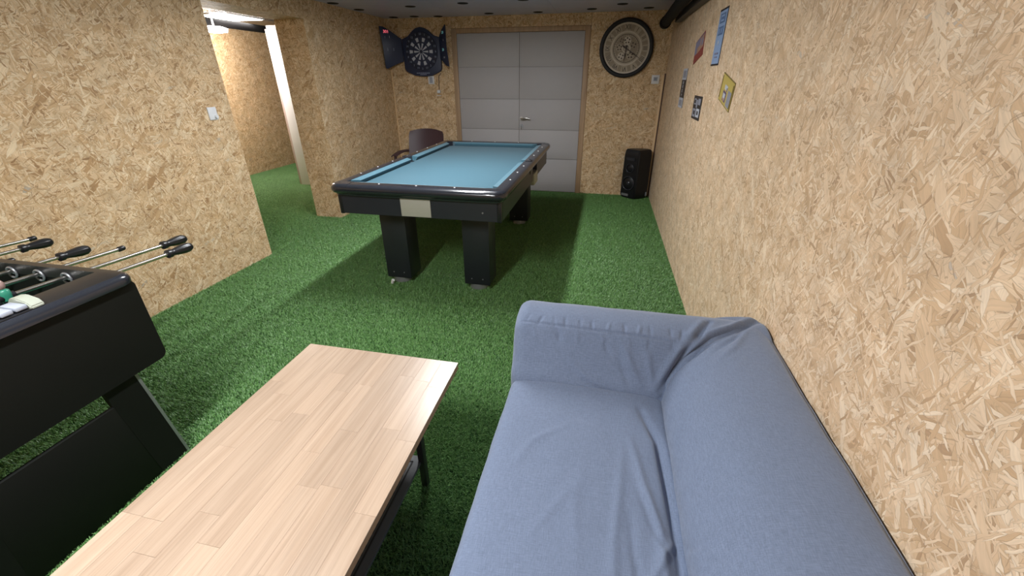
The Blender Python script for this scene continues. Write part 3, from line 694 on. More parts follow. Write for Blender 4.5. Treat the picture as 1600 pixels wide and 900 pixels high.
box('display', .54, .59, YB - .0145, YB - .011, 1.475, 1.52, M_BEAD, t, bev=.001)
text_obj('display_text', '21', .030, (.565, YB - .016, 1.497), (1, 0, 0), (0, 0, 1), M_NAVYD, t)
t = thing('power_adapter', 'small white plug adapter hanging on a thin cord below the dartboard', 'adapter', (-2.33, YB, 1.33))
bm = bmesh.new(); bx(bm, -2.36, -2.315, YB - .035, YB - .001, 1.325, 1.365, .006); bx(bm, -2.372, -2.31, YB - .02, YB - .001, 1.29, 1.298, .003); finish('plug', bm, M_WHITE, t, 40)
tube_obj('cord', [(-2.292, YB - .012, 1.58), (-2.30, YB - .008, 1.565), (-2.325, YB - .008, 1.54), (-2.33, YB - .008, 1.46), (-2.335, YB - .008, 1.37)], .0045, M_CORD, t, 8)

# ------------------------------------------------------------------ clock
CX, CZ, CRD = .165, 1.838, .326
ck = thing('wall_clock', 'large round black framed clock with Roman numerals on the back wall right of the door', 'clock', (CX, YB, CZ))
def ring(name, r0, r1, y0, y1, mat, par=ck, cx=CX, cz=CZ, n=64, bev=0):
    bm = bmesh.new(); V = []
    for k in range(n):
        a = 2 * PI * k / n; c, s = math.cos(a), math.sin(a)
        V.append([bm.verts.new((cx + r * c, y, cz + r * s)) for r, y in ((r0, y0), (r0, y1), (r0 + (r1 - r0) * .25, y1 - (y0 - y1) * .0 - bev), (r0 + (r1 - r0) * .75, y1 - bev), (r1, y1), (r1, y0))])
    for k in range(n):
        A, B = V[k], V[(k + 1) % n]
        for j in range(6): bm.faces.new((A[j], A[(j + 1) % 6], B[(j + 1) % 6], B[j]))
    return finish(name, bm, mat, par, 40)
ring('frame', .278, CRD, YB, YB - .035, M_CKFR, bev=.010)
bm = bmesh.new(); tube(bm, [(CX, YB - .001, CZ), (CX, YB - .012, CZ)], .282, 64); finish('dial', bm, M_CKF, ck, 40)
ring('dial_rim', .262, .281, YB - .010, YB - .018, M_CKL); ring('inner_ring', .172, .188, YB - .010, YB - .018, M_CKL); ring('inner_ring', .150, .156, YB - .010, YB - .015, M_CKD)
ROM = ['XII', 'I', 'II', 'III', 'IIII', 'V', 'VI', 'VII', 'VIII', 'IX', 'X', 'XI']
for k in range(12):
    a = PI / 2 - k * PI / 6
    # darker field plates between the numerals
    b0 = a - PI / 12
    bm = bmesh.new(); prism(bm, [(CX + r * math.cos(q), CZ + r * math.sin(q)) for r, q in ((.194, b0 - .09), (.256, b0 - .09), (.258, b0), (.256, b0 + .09), (.194, b0 + .09))], fx, YB - .0135, YB - .011); finish('dial_plate', bm, M_CKM, ck)
    text_obj('numeral', ROM[k], .076, (CX + .225 * math.cos(a), YB - .0155, CZ + .225 * math.sin(a)), (math.cos(a - PI / 2), 0, math.sin(a - PI / 2)), (math.cos(a), 0, math.sin(a)), M_CKD, ck, sx=.78)
def gear(cx, cz, r, teeth, y, mat, holes=5):
    bm = bmesh.new(); pts = []
    for k in range(teeth * 4):
        rr_ = r if k % 4 in (0, 1) else r * .88; a = 2 * PI * k / (teeth * 4); pts.append((cx + rr_ * math.cos(a), cz + rr_ * math.sin(a)))
    prism(bm, pts, fx, y - .004, y); g_ = finish('gear', bm, mat, ck)
    for k in range(holes):
        a = 2 * PI * k / holes + .4; bm = bmesh.new(); tube(bm, [(cx + r * .55 * math.cos(a), y - .003, cz + r * .55 * math.sin(a)), (cx + r * .55 * math.cos(a), y - .0052, cz + r * .55 * math.sin(a))], r * .2, 12); finish('gear_hole', bm, M_CKD, g_)
gear(CX, CZ, .148, 36, YB - .012, M_CKM, 0)
gear(CX + .005, CZ + .085, .048, 14, YB - .016, M_CKL); gear(CX - .085, CZ + .01, .045, 12, YB - .016, M_CKF); gear(CX + .085, CZ + .035, .044, 12, YB - .016, M_CKM, 4)
gear(CX - .055, CZ - .085, .045, 12, YB - .016, M_CKL, 4); gear(CX + .055, CZ - .075, .050, 14, YB - .016, M_CKF); gear(CX - .06, CZ + .085, .035, 10, YB - .017, M_CKM, 4); gear(CX, CZ, .055, 16, YB - .020, M_CKL, 0)
ring('hub_ring', .026, .036, YB - .024, YB - .028, M_CKM)
def hand(name, ang, ln, tail, w_):
    bm = bmesh.new(); d = Vector((math.sin(ang), 0, math.cos(ang))); s = Vector((math.cos(ang), 0, -math.sin(ang))); c = Vector((CX, 0, CZ))
    pr = [(-tail, -w_), (-tail * .6, -w_ * 1.8), (0, -w_), (ln * .35, -w_ * .8), (ln * .5, -w_ * 1.5), (ln * .62, -w_ * .6), (ln, 0), (ln * .62, w_ * .6), (ln * .5, w_ * 1.5), (ln * .35, w_ * .8), (0, w_), (-tail * .6, w_ * 1.8), (-tail, w_)]
    vs = [c + d * a + s * q for a, q in pr]; prism(bm, [(v.x, v.z) for v in vs], fx, YB - .034, YB - .030); return finish(name, bm, M_CKD, ck)
hand('minute_hand', math.radians(123), .225, .06, .006); hand('hour_hand', math.radians(187), .15, .035, .007)
bm = bmesh.new(); tube(bm, [(CX, YB - .02, CZ), (CX, YB - .038, CZ)], .014, 16); finish('hand_hub', bm, M_CKD, ck)

# ------------------------------------------------------------------ plates and posters on the right wall; local u runs away from the camera (+y is left seen from the room)
XW = XR - .004
def sign(name, label, cat, cy, cz, wd, ht, ang, items, base, border=None):
    """items: (u0,u1,v0,v1,material) in units of the sheet, u to the viewer's right, v up"""
    t = thing(name, label, cat, (XR, cy, cz)); ca, sa = math.cos(ang), math.sin(ang)
    def P(u, v, d): return (XR - d, cy - (u * ca - v * sa), cz + (u * sa + v * ca))
    def quad(nm, u0, u1, v0, v1, d0, d1, mat, par=t):
        bm = bmesh.new(); prism(bm, [(u0, v0), (u1, v0), (u1, v1), (u0, v1)], P, d0, d1); return finish(nm, bm, mat, par)
    if border: quad('sign_border', -wd / 2, wd / 2, -ht / 2, ht / 2, 0, .003, border); k = .006
    else: k = 0
    quad('sign_face', -wd / 2 + k, wd / 2 - k, -ht / 2 + k, ht / 2 - k, .0005, .0042, base)
    for qi, it in enumerate(items):
        if isinstance(it[0], str):
            body, u, v, s, mt = it[:5]; rr = it[5] if len(it) > 5 else 0
            c2, s2 = math.cos(ang + rr), math.sin(ang + rr)
            text_obj('lettering', body, s, P(u * wd, v * ht, .0062), (0, -c2, s2), (0, s2, c2), mt, t, depth=.0004)
        else:
            u0, u1, v0, v1, mt = it; quad('printed_block', u0 * wd, u1 * wd, v0 * ht, v1 * ht, .004, .0046 + .00025 * qi, mt)
    return t
C = lambda n_, c, r=.45: plain(n_, c, r, noise_amt=.08, nscale=40)
cW, cK, cG = C('print_white', (.52, .55, .62)), C('print_black', (.02, .018, .022)), C('print_grey', (.27, .28, .34))
cB, cBd, cN = C('print_light_blue', (.30, .43, .68), .3), C('print_mid_blue', (.10, .17, .33)), C('print_navy', (.02, .03, .07))
cR, cP, cO, cY, cYd = C('print_red', (.28, .05, .04)), C('print_violet', (.23, .22, .33)), C('print_orange', (.42, .24, .16)), C('print_yellow', (.52, .40, .10)), C('print_olive', (.20, .15, .04))
cPu = C('print_purple', (.12, .08, .17))
sign('metal_sign', 'narrow upright black sign with white blocks at both ends, nearest the corner', 'sign', 4.585, 1.423, .235, .33, .0,
     [(-.5, .5, .22, .5, cW), (-.5, .5, -.5, -.24, cW), (-.36, .36, .27, .45, cG), (-.36, .36, -.45, -.30, cG), ('STREET', 0, 0, .062, cW, PI / 2)], cK)
for u in (): pass
sign('licence_plate', 'black licence plate with pale letter blocks, lowest of the plates', 'licence plate', 3.745, 1.304, .315, .168, 0,
     [(-.40, -.14, .12, .38, cG), (.10, .40, .14, .40, cG), (-.44, -.04, -.40, -.05, cG), (.04, .42, -.38, -.02, cW), (-.1, .06, .0, .34, cG), (-.35, -.2, .18, .32, cK), (-.3, -.12, -.3, -.14, cK), (.14, .3, -.28, -.12, cK)], cK)
sign('red_picture_plate', 'tilted picture plate with violet top and red lower edge below the black pipe', 'picture plate', 4.09, 1.724, .34, .165, -.18 + .36,
     [(-.5, .5, -.5, -.12, cR), (-.48, .1, -.12, .44, cP), (.1, .48, -.12, .40, cO), (-.2, .2, -.16, .10, cO), (.22, .42, .0, .3, cP)], cPu, cR)
sign('blue_poster', 'tall light blue poster with two dark blue squares and black end bars', 'poster', 3.400, 1.750, .215, .325, 0,
     [(-.5, .5, .465, .5, cK), (-.5, .5, -.5, -.47, cK), (-.30, .34, .25, .42, cBd), (-.30, .34, .04, .19, cBd), (-.18, .22, .28, .39, cB), (-.14, .20, .31, .36, cBd), (-.2, .22, .07, .16, cB), (-.1, .05, .05, .18, cBd), (.1, .16, .05, .18, cBd), (-.07, .09, -.115, -.075, cW), (-.02, .04, -.135, -.055, cW), (-.20, .26, -.30, -.27, cP), (-.14, .20, -.36, -.34, cP)], cB, cN)  # small white cross is a star highlight painted into the poster
sign('yellow_plate', 'tilted yellow licence plate with a small picture, nearest the camera', 'licence plate', 2.925, 1.440, .315, .155, -.19,
     [(.16, .42, -.42, .12, cG), (-.20, .06, -.38, -.02, cPu), (-.17, .0, -.32, -.10, cW), (-.14, -.02, -.36, -.26, cO), (-.14, .08, .04, .20, cW), (.02, .07, .02, .14, cPu), (-.47, -.44, -.4, .4, cYd), (.44, .47, -.4, .4, cYd)], cY, cYd)

# ------------------------------------------------------------------ party speaker in the corner
sp_ = thing('party_speaker', 'black upright party speaker standing in the back right corner', 'speaker', (.47, 6.0, 0))
foot = [(.475, 5.865), (.655, 6.015), (.600, 6.105), (.340, 6.105), (.282, 6.020)]
def scale_foot(s, dz): c = Vector((.47, 6.03)); return [tuple(c + (Vector(p) - c) * s) for p in foot]
bm = bmesh.new(); rings = []
for z, s in ((.018, .90), (.05, .99), (.20, 1.0), (.40, .985), (.58, .97), (.635, .93), (.660, .80)):
    rings.append([bm.verts.new((x, y, z)) for x, y in scale_foot(s, 0)])
for A, B in zip(rings, rings[1:]):
    for k in range(5): bm.faces.new((A[k], A[(k + 1) % 5], B[(k + 1) % 5], B[k]))
bm.faces.new(rings[0]); bm.faces.new(rings[-1])
bmesh.ops.recalc_face_normals(bm, faces=bm.faces)
bmesh.ops.bevel(bm, geom=[e for e in bm.edges if abs((e.verts[0].co - e.verts[1].co).normalized().z) > .8], offset=.014, segments=3, affect='EDGES')
finish('cabinet', bm, M_SPK, sp_, 35)
# front faces to the left of the camera: plane through foot[4] and foot[0]
fa, fb = Vector((.282, 6.020, 0)), Vector((.475, 5.865, 0)); fd = (fb - fa).normalized(); fn_ = Vector((fd.y, -fd.x, 0)); fm_ = (fa + fb) / 2
if fn_.y > 0: fn_ = -fn_
def fdisc(name, u, z, r, d0, d1, mat, r2=None, par=sp_):
    c = fm_ + fd * u; bm = bmesh.new(); tube(bm, [c + fn_ * d0 + Vector((0, 0, z)), c + fn_ * d1 + Vector((0, 0, z))], [r, r2 or r], 32); return finish(name, bm, mat, par, 40)
def fring(name, u, z, r, tr, d, mat):
    c = fm_ + fd * u; bm = bmesh.new(); n = 28
    tube(bm, [c + fd * r * math.cos(2 * PI * k / n) + Vector((0, 0, z + r * math.sin(2 * PI * k / n))) + fn_ * d for k in range(n + 1)], tr, 8, cap=False); return finish(name, bm, mat, sp_, 60)
fdisc('woofer', 0, .22, .085, -.004, .010, M_SPK, .06); fring('woofer_ring', 0, .22, .090, .008, .008, M_SPKG); fdisc('woofer_cap', 0, .22, .030, .005, .020, M_SPKG, .012)
fdisc('tweeter', 0, .42, .055, -.004, .008, M_SPK, .03); fring('tweeter_ring', 0, .42, .058, .006, .006, M_SPKG)
def fbox(name, u0, u1, z0, z1, d0, d1, mat):
    bm = bmesh.new(); vs = []
    for d in (d0, d1):
        for u, z in ((u0, z0), (u1, z0), (u1, z1), (u0, z1)): vs.append(bm.verts.new(fm_ + fd * u + fn_ * d + Vector((0, 0, z))))
    for f in ((0, 1, 2, 3), (7, 6, 5, 4), (0, 4, 5, 1), (1, 5, 6, 2), (2, 6, 7, 3), (3, 7, 4, 0)): bm.faces.new([vs[i] for i in f])
    return finish(name, bm, mat, sp_)
fbox('control_panel', -.07, .06, .52, .56, .0, .008, M_SPKG); fbox('badge', -.09, .02, .045, .075, 0, .008, M_GREYM)
sidec = Vector((.63, 5.99, .09)); bm = bmesh.new(); bx(bm, .622, .640, 5.975, 5.99, .05, .10); finish('side_badge', bm, M_GREYM, sp_)

# ------------------------------------------------------------------ coffee table
CTX0, CTX1, CTY0, CTY1, CTZ, CTT = -1.212, -.515, -.02, 1.335, .45, .030
ct = thing('coffee_table', 'low coffee table with pale oak block top and black metal legs beside the sofa', 'coffee table', (-.86, .66, 0))
tp = box('tabletop', CTX0 + .001, CTX1 - .001, CTY0 + .001, CTY1 - .001, CTZ - CTT, CTZ - .004, M_OAKD, ct, bev=.001, seg=1)
random.seed(11); nrow = 10; wdt = (CTX1 - CTX0) / nrow
for i in range(nrow):
    y = CTY1; x0 = CTX0 + i * wdt
    first = True
    while y > CTY0 + .001:
        ln = random.uniform(.10, .45) if first else random.uniform(.22, .60); first = False
        y0 = max(CTY0, y - ln)
        if y0 - CTY0 < .08: y0 = CTY0
        dz = random.uniform(-.0001, .0001)
        box('stave', x0 + .00012, x0 + wdt - .00012, y0 + .00015, y - .00015, CTZ - .005, CTZ + dz, M_OAK, tp, bev=.0003, seg=1)
        y = y0
for x in (CTX0 + .10, -.598):
    for y in (.20, 1.075):
        box('leg', x - .0125, x + .0125, y - .0125, y + .0125, 0, CTZ - CTT, M_BLACKMT, ct, bev=.001)
bm = bmesh.new()
for y in (.20, 1.075): bx(bm, CTX0 + .10, -.598, y - .01, y + .01, CTZ - CTT - .02, CTZ - CTT)
for x in (CTX0 + .10, -.598): bx(bm, x - .01, x + .01, .20, 1.075, CTZ - CTT - .02, CTZ - CTT)
finish('frame', bm, M_BLACKMT, ct)
sh = box('shelf', CTX0 + .10, -.600, .19, 1.090, .135, .150, M_SHELF, ct, bev=.003)
# pressed pattern on the shelf: border groove and rows of holes along the edge
bm = bmesh.new()
for x0_, x1_, y0_, y1_ in ((-.635, -.629, .25, 1.06), (-.700, -.694, .25, 1.06), (-.70, -.63, 1.054, 1.06)): bx(bm, x0_, x1_, y0_, y1_, .149, .1512)
finish('shelf_groove', bm, M_BLACKMT, sh)
bm = bmesh.new()
for i in range(30):
    for j in range(3): bx(bm, -.688 + j * .018, -.678 + j * .018, .28 + i * .025, .292 + i * .025, .149, .1508)
o = finish('shelf_holes', bm, M_HOLE, sh); o['kind'] = 'stuff'

# ------------------------------------------------------------------ sofa
sf = thing('sofa', 'low blue-grey fabric sofa against the right wall in the foreground', 'sofa', (.2, .7, 0))
FOLD_SEAT = [([(0.219, 1.227, 0.43), (0.272, 1.085, 0.43), (0.283, 0.915, 0.43), (0.288, 0.777, 0.43), (0.287, 0.5, 0.43)], -.014, .016),
             ([(0.178, 1.066, 0.43), (0.208, 0.897, 0.43), (0.24, 0.764, 0.43), (0.251, 0.5, 0.43)], .007, .013),
             ([(0.150, 1.02, .43), (0.132, 0.818, 0.43), (0.119, 0.704, 0.43), (0.114, 0.5, 0.43)], .0045, .012),
             ([(0.197, 0.873, 0.43), (0.225, 0.779, 0.43), (0.253, 0.70, 0.43)], -.005, .010),
             ([(-0.189, 0.885, 0.43), (-0.147, 0.998, 0.43), (-0.007, 1.116, 0.43)], .0025, .012),
             ([(-0.096, 0.694, 0.43), (-0.037, 0.783, 0.43), (0.002, 0.855, 0.43)], .003, .010),
             ([(0.18, 0.60, 0.43), (0.221, 0.646, 0.43), (0.241, 0.696, 0.43), (0.275, 0.739, 0.43)], .006, .011),
             ([(0.03, 0.95, .43), (.01, .80, .43), (.03, .62, .43)], .0022, .014), ([(0.165, 0.80, .43), (.17, .70, .43), (.19, .55, .43)], -.004, .010)]
FOLD_BACK = [([(0.307, 0.721, 0.44), (0.349, 0.694, 0.50), (0.408, 0.683, 0.56)], -.006, .010), ([(0.31, 0.70, 0.45), (0.36, 0.668, 0.52), (0.42, 0.655, 0.57)], .004, .012)]
FOLD_ARM = [([(0.470, 1.52, 0.66), (0.425, 1.45, 0.650), (0.369, 1.392, 0.585), (0.33, 1.356, 0.511), (0.296, 1.325, 0.45)], -.013, .010),
            ([(0.440, 1.52, 0.66), (0.395, 1.45, 0.645), (0.340, 1.392, 0.585), (0.30, 1.356, 0.511), (0.27, 1.325, 0.45)], .006, .013),
            ([(0.066, 1.399, 0.598), (0.099, 1.375, 0.549)], -.004, .010), ([(0.136, 1.41, 0.615), (0.17, 1.372, 0.544), (0.22, 1.33, 0.46)], .005, .014),
            ([(-0.056, 1.36, 0.519), (0.007, 1.337, 0.474), (0.068, 1.321, 0.441)], .004, .012), ([(-0.05, 1.333, 0.467), (0.054, 1.317, 0.433), (0.141, 1.309, 0.418)], -.005, .010),
            ([(-0.133, 1.415, 0.631), (-0.091, 1.391, 0.582)], -.0035, .012), ([(0.129, 1.37, 0.539), (0.161, 1.346, 0.491), (0.179, 1.327, 0.455)], -.004, .010),
            ([(0.23, 1.40, .60), (.25, 1.36, .52), (.27, 1.33, .45)], .004, .012),
            ([(-0.286, 1.425, 0.635), (-0.042, 1.420, 0.633), (0.205, 1.415, 0.628), (0.40, 1.40, 0.62)], -.0040, .0045)]
for k in range(12):
    x = -.24 + k * .055 + random.uniform(-.015, .015); FOLD_ARM.append(([(x, 1.418, .632), (x + random.uniform(-.01, .015), 1.455, .654)], random.choice((-.0022, .0025, -.003)), .006))
for k in range(7):
    x = -.2 + k * .09 + random.uniform(-.02, .02); FOLD_ARM.append(([(x, 1.412, .622), (x + random.uniform(-.01, .02), 1.385, .58)], random.choice((-.0022, .002)), .008))
FOLD_CORNER = [([(0.657, 1.57, 0.66), (0.56, 1.49, 0.66), (0.469, 1.436, 0.645), (0.403, 1.388, 0.590), (0.349, 1.363, 0.53), (0.305, 1.316, 0.432)], -.018, .011),
               ([(0.642, 1.595, 0.66), (0.54, 1.50, 0.66), (0.45, 1.45, 0.65)], .006, .012), ([(0.62, 1.54, 0.66), (0.54, 1.43, 0.65), (.46, 1.36, .62)], -.005, .009), ([(0.60, 1.50, 0.66), (0.53, 1.38, 0.65), (.45, 1.30, .61)], .004, .012)]
def seg_d(P, a, b_):
    ab = b_ - a; t_ = np.clip(((P - a) @ ab) / (ab @ ab), 0, 1); return np.linalg.norm(P - (a + t_[:, None] * ab), axis=1), t_
def displace(P, N, folds, amp, fr, seed):
    D = np.zeros(len(P))
    for pts, A, wd in folds:
        best = np.full(len(P), 9.); tb = np.zeros(len(P)); n_ = len(pts) - 1
        for i in range(n_):
            d, t_ = seg_d(P, np.array(pts[i]), np.array(pts[i + 1])); mk_ = d < best; best[mk_] = d[mk_]; tb[mk_] = (i + t_[mk_]) / n_
        D += 1.75 * A * np.exp(-(best / wd) ** 2) * (.35 + .65 * np.sin(np.clip(tb, 0, 1) * PI))
    nz = np.array([noise.noise(Vector(p) * fr + Vector((seed, 0, 0))) + .45 * noise.noise(Vector(p) * fr * 2.7 + Vector((0, seed, 0))) for p in P])
    return P + N * (D + nz * amp)[:, None]
def resample(pr, n):
    # smooth closed profile through Catmull-Rom
    m_ = len(pr); out = []
    P = [Vector(p) for p in pr]; per = max(2, n // m_)
    for i in range(m_):
        p0, p1, p2, p3 = P[i - 1], P[i], P[(i + 1) % m_], P[(i + 2) % m_]
        for k in range(per):
            t_ = k / per; out.append(.5 * ((2 * p1) + (p2 - p0) * t_ + (2 * p0 - 5 * p1 + 4 * p2 - p3) * t_ ** 2 + (3 * p1 - p0 - 3 * p2 + p3) * t_ ** 3))
    return out
def sweep(name, prof, fn, a0, a1, na, rnd, folds, amp, fr, seed, n=90, sub=None, flare=None):
    pr = resample(prof, n); c = sum(pr, Vector((0, 0))) / len(pr)
    st = []
    r0, r1 = rnd
    for k in range(6): st.append((a0 + r0 * (1 - math.cos(k / 6 * PI / 2)), r0 * (1 - math.sin(k / 6 * PI / 2))))
    for k in range(na + 1): st.append((a0 + r0 + (a1 - a0 - r0 - r1) * k / na, 0))
    for k in range(5, -1, -1): st.append((a1 - r1 * (1 - math.cos(k / 6 * PI / 2)), r1 * (1 - math.sin(k / 6 * PI / 2))))
    bm = bmesh.new(); rings = []
    for a, ins in st:
        ring_ = []
        for p in pr:
            v = p - c; L_ = v.length; q = c + v * max(.05, (L_ - ins) / L_); ring_.append(bm.verts.new(fn(q.x, q.y, a)))
        rings.append(ring_)
    m_ = len(pr)
    for A, B in zip(rings, rings[1:]):
        for k in range(m_): bm.faces.new((A[k], A[(k + 1) % m_], B[(k + 1) % m_], B[k]))
    bm.faces.new(rings[0]); bm.faces.new(rings[-1])
    bmesh.ops.recalc_face_normals(bm, faces=bm.faces); bm.normal_update()
    P = np.array([v.co[:] for v in bm.verts]); N = np.array([v.normal[:] for v in bm.verts])
    Q = displace(P, N, folds, amp, fr, seed)
    Q[:, 0] = np.minimum(Q[:, 0], XR - .004)
    if flare is not None: Q = flare(Q)
    for v, q in zip(bm.verts, Q): v.co = q
    return finish(name, bm, M_SOFA, sf, 180, recalc=False)
back_prof = [(.345, .06), (.318, .30), (.302, .42), (.322, .495), (.368, .56), (.43, .61), (.50, .640), (.57, .655), (.63, .658), (.668, .645), (.680, .60), (.680, .30), (.680, .06), (.50, .05)]
sweep('backrest', back_prof, lambda a, b_, d: (a, d, b_), -.20, 1.606, 240, (.03, .02), FOLD_BACK + FOLD_CORNER, .0028, 7, 1, 196)
arm_prof = [(1.335, .06), (1.318, .30), (1.306, .42), (1.345, .50), (1.383, .575), (1.414, .626), (1.455, .650), (1.50, .660), (1.55, .658), (1.588, .640), (1.604, .60), (1.604, .30), (1.604, .06), (1.45, .05)]
sweep('armrest', arm_prof, lambda a, b_, d: (d, a, b_), -.292, .680, 200, (.05, .012), FOLD_ARM + FOLD_CORNER, .0024, 8, 2, 210)
seat_prof = [(-.262, .055), (-.285, .20), (-.290, .34), (-.278, .405), (-.235, .428), (-.10, .435), (.05, .436), (.18, .434), (.26, .428), (.312, .405), (.33, .30), (.33, .06), (.0, .055)]
sweep('seat_cushion', seat_prof, lambda a, b_, d: (a, d, b_), .07, 1.345, 240, (.02, .05), FOLD_SEAT, .0035, 5, 3, 195)
sweep('armrest', [(1.404 - q, z) for q, z in arm_prof], lambda a, b_, d: (d, a, b_), -.292, .680, 20, (.05, .012), [], .002, 8, 2, 60)
for x in (-.22, .60):
    for y in (-.12, 1.52):
        tube_obj('foot', [(x, y, 0), (x, y, .07)], [.018, .024], M_BLACK, sf, 12)

# ------------------------------------------------------------------ foosball table
FX1, FX0 = -1.715, -3.0; FX0 = -2.985 + 0.0
FY1, FY0, FZ = 1.105, .365, .865
ft = thing('foosball_table', 'black foosball table at the left edge in front of the left wall', 'foosball table', (-2.35, .735, 0))
FX0 = FX1 - 1.25
# cabinet walls
def rrect(x0, x1, y0, y1, r, n=8):
    pts = []
    for cx, cy, a0 in ((x1 - r, y1 - r, 0), (x0 + r, y1 - r, PI / 2), (x0 + r, y0 + r, PI), (x1 - r, y0 + r, 3 * PI / 2)):
        for k in range(n + 1): a = a0 + k / n * PI / 2; pts.append((cx + r * math.cos(a), cy + r * math.sin(a)))
    return pts
bm = bmesh.new(); prism(bm, [(a, b_) for a, b_ in rrect(FY0 + .008, FY1 - .004, .482, .838, .028)], lambda a, b_, d: (d, a, b_), FX1 - .03, FX1); bmesh.ops.recalc_face_normals(bm, faces=bm.faces)
finish('end_panel', bm, M_BLACKM, ft, 40)
box('end_panel', FX0, FX0 + .030, FY0 + .01, FY1 - .010, .485, .838, M_BLACKM, ft, bev=.010, seg=3)
box('side_panel', FX0 + .02, FX1 - .012, FY1 - .034, FY1 - .006, .485, .838, M_BLACKM, ft, bev=.006, seg=3)
box('side_panel', FX0 + .02, FX1 - .012, FY0 + .006, FY0 + .034, .485, .838, M_BLACKM, ft, bev=.006, seg=3)
box('cabinet_floor', FX0 + .02, FX1 - .02, FY0 + .03, FY1 - .03, .50, .52, M_BLACKM, ft)
box('playfield', FX0 + .10, FX1 - .115, FY0 + .036, FY1 - .036, .70, .715, M_GREEN, ft)
box('field_line', FX1 - .33, FX1 - .325, FY0 + .15, FY1 - .15, .715, .7158, M_PEARL, ft)
box('goal_wall', FX1 - .120, FX1 - .100, FY0 + .035, FY1 - .035, .70, .838, M_BLACKM, ft)
box('goal_wall', FX0 + .100, FX0 + .120, FY0 + .035, FY1 - .035, .70, .838, M_BLACKM, ft)
# rim with rounded outer corners (one frame)
bm = bmesh.new(); lay = []
ox0, ox1, oy0, oy1 = FX0 - .01, FX1 + .012, FY0 - .008, FY1 + .010
for ins, z in ((.006, .822), (.001, .827), (.000, .843), (.003, .853), (.009, .861), (.018, .866)):
    lay.append([bm.verts.new((x, y, z)) for x, y in rrect(ox0 + ins, ox1 - ins, oy0 + ins, oy1 - ins, .058 - ins * .5)])
for z, ins in ((.866, 0), (.822, 0)):
    lay.append([bm.verts.new((x, y, z)) for x, y in rrect(FX0 + .12, FX1 - .122, FY0 + .036, FY1 - .036, .004)])
lay.append(lay[0])
for A, B in zip(lay, lay[1:]):
    for k in range(len(A)): bm.faces.new((A[k], A[(k + 1) % len(A)], B[(k + 1) % len(A)], B[k]))
bmesh.ops.recalc_face_normals(bm, faces=bm.faces)
for f in bm.faces:
    if abs(f.normal.z) < .93 and f.calc_center_median().x > FX1 - .02 or abs(f.normal.z) < .93 and f.calc_center_median().y > FY1 - .01: f.material_index = 1
finish('rim', bm, [M_FOOSTOP, M_RAIL], ft, 35)
# legs: slab legs and cross panels
def leg_box(x0, x1, y0, y1, dy):
    bm = bmesh.new(); v = [bm.verts.new(p) for p in ((x0, y0 + dy, 0), (x1, y0 + dy, 0), (x1, y1 + dy, 0), (x0, y1 + dy, 0), (x0, y0, .49), (x1, y0, .49), (x1, y1, .49), (x0, y1, .49))]
    for f in ((3, 2, 1, 0), (4, 5, 6, 7), (0, 1, 5, 4), (1, 2, 6, 5), (2, 3, 7, 6), (3, 0, 4, 7)): bm.faces.new([v[i] for i in f])
    o = finish('leg', bm, M_BLACKM, ft)
    if dy < 0: return
    bm = bmesh.new(); v = [bm.verts.new(p) for p in ((x1 - .006, y1 + dy, 0), (x1 + .001, y1 + dy, 0), (x1 + .001, y1 + dy + .011, 0), (x1 - .006, y1 + dy + .011, 0), (x1 - .006, y1, .485), (x1 + .001, y1, .485), (x1 + .001, y1 + .011, .485), (x1 - .006, y1 + .011, .485))]
    for f in ((3, 2, 1, 0), (4, 5, 6, 7), (0, 1, 5, 4), (1, 2, 6, 5), (2, 3, 7, 6), (3, 0, 4, 7)): bm.faces.new([v[i] for i in f])
    finish('edge_strip', bm, M_GREYM, o)
for x0 in (FX1 - .095, FX0 + .02):
    xa = x0 + (.065 if x0 > -2 else 0); leg_box(xa, xa + .020, .852, .966, .05); leg_box(xa, xa + .020, .375, .47, -.03)
    box('cross_panel', xa + .002, xa + .0195, .40, .93, .002, .405, M_BLACKM, ft, bev=.001)
# rods, handles, figures, bearings
def handle(px, y0, z0, y1, z1, par, n=10):
    # fluted grip with collar
    bm = bmesh.new(); prof = [(0, .011), (.004, .0185), (.020, .0185), (.026, .0145), (.034, .0150), (.055, .0190), (.085, .0225), (.108, .0215), (.120, .015), (.124, .004)]
    d = Vector((0, y1 - y0, z1 - z0)).normalized(); s = Vector((1, 0, 0)); t_ = d.cross(s); rings = []
    N_ = 32
    for a, r in prof:
        ring_ = []
        for k in range(N_):
            f = 1 - (.10 * (.5 + .5 * math.cos(8 * 2 * PI * k / N_)) if .034 < a < .118 else 0)
            ring_.append(bm.verts.new(Vector((px, y0, z0)) + d * a + (s * math.cos(2 * PI * k / N_) + t_ * math.sin(2 * PI * k / N_)) * r * f))
        rings.append(ring_)
    for A, B in zip(rings, rings[1:]):
        for k in range(N_): bm.faces.new((A[k], A[(k + 1) % N_], B[(k + 1) % N_], B[k]))
    bm.faces.new(rings[0]); bm.faces.new(rings[-1])
    finish('handle', bm, M_BLACK, par, 50)
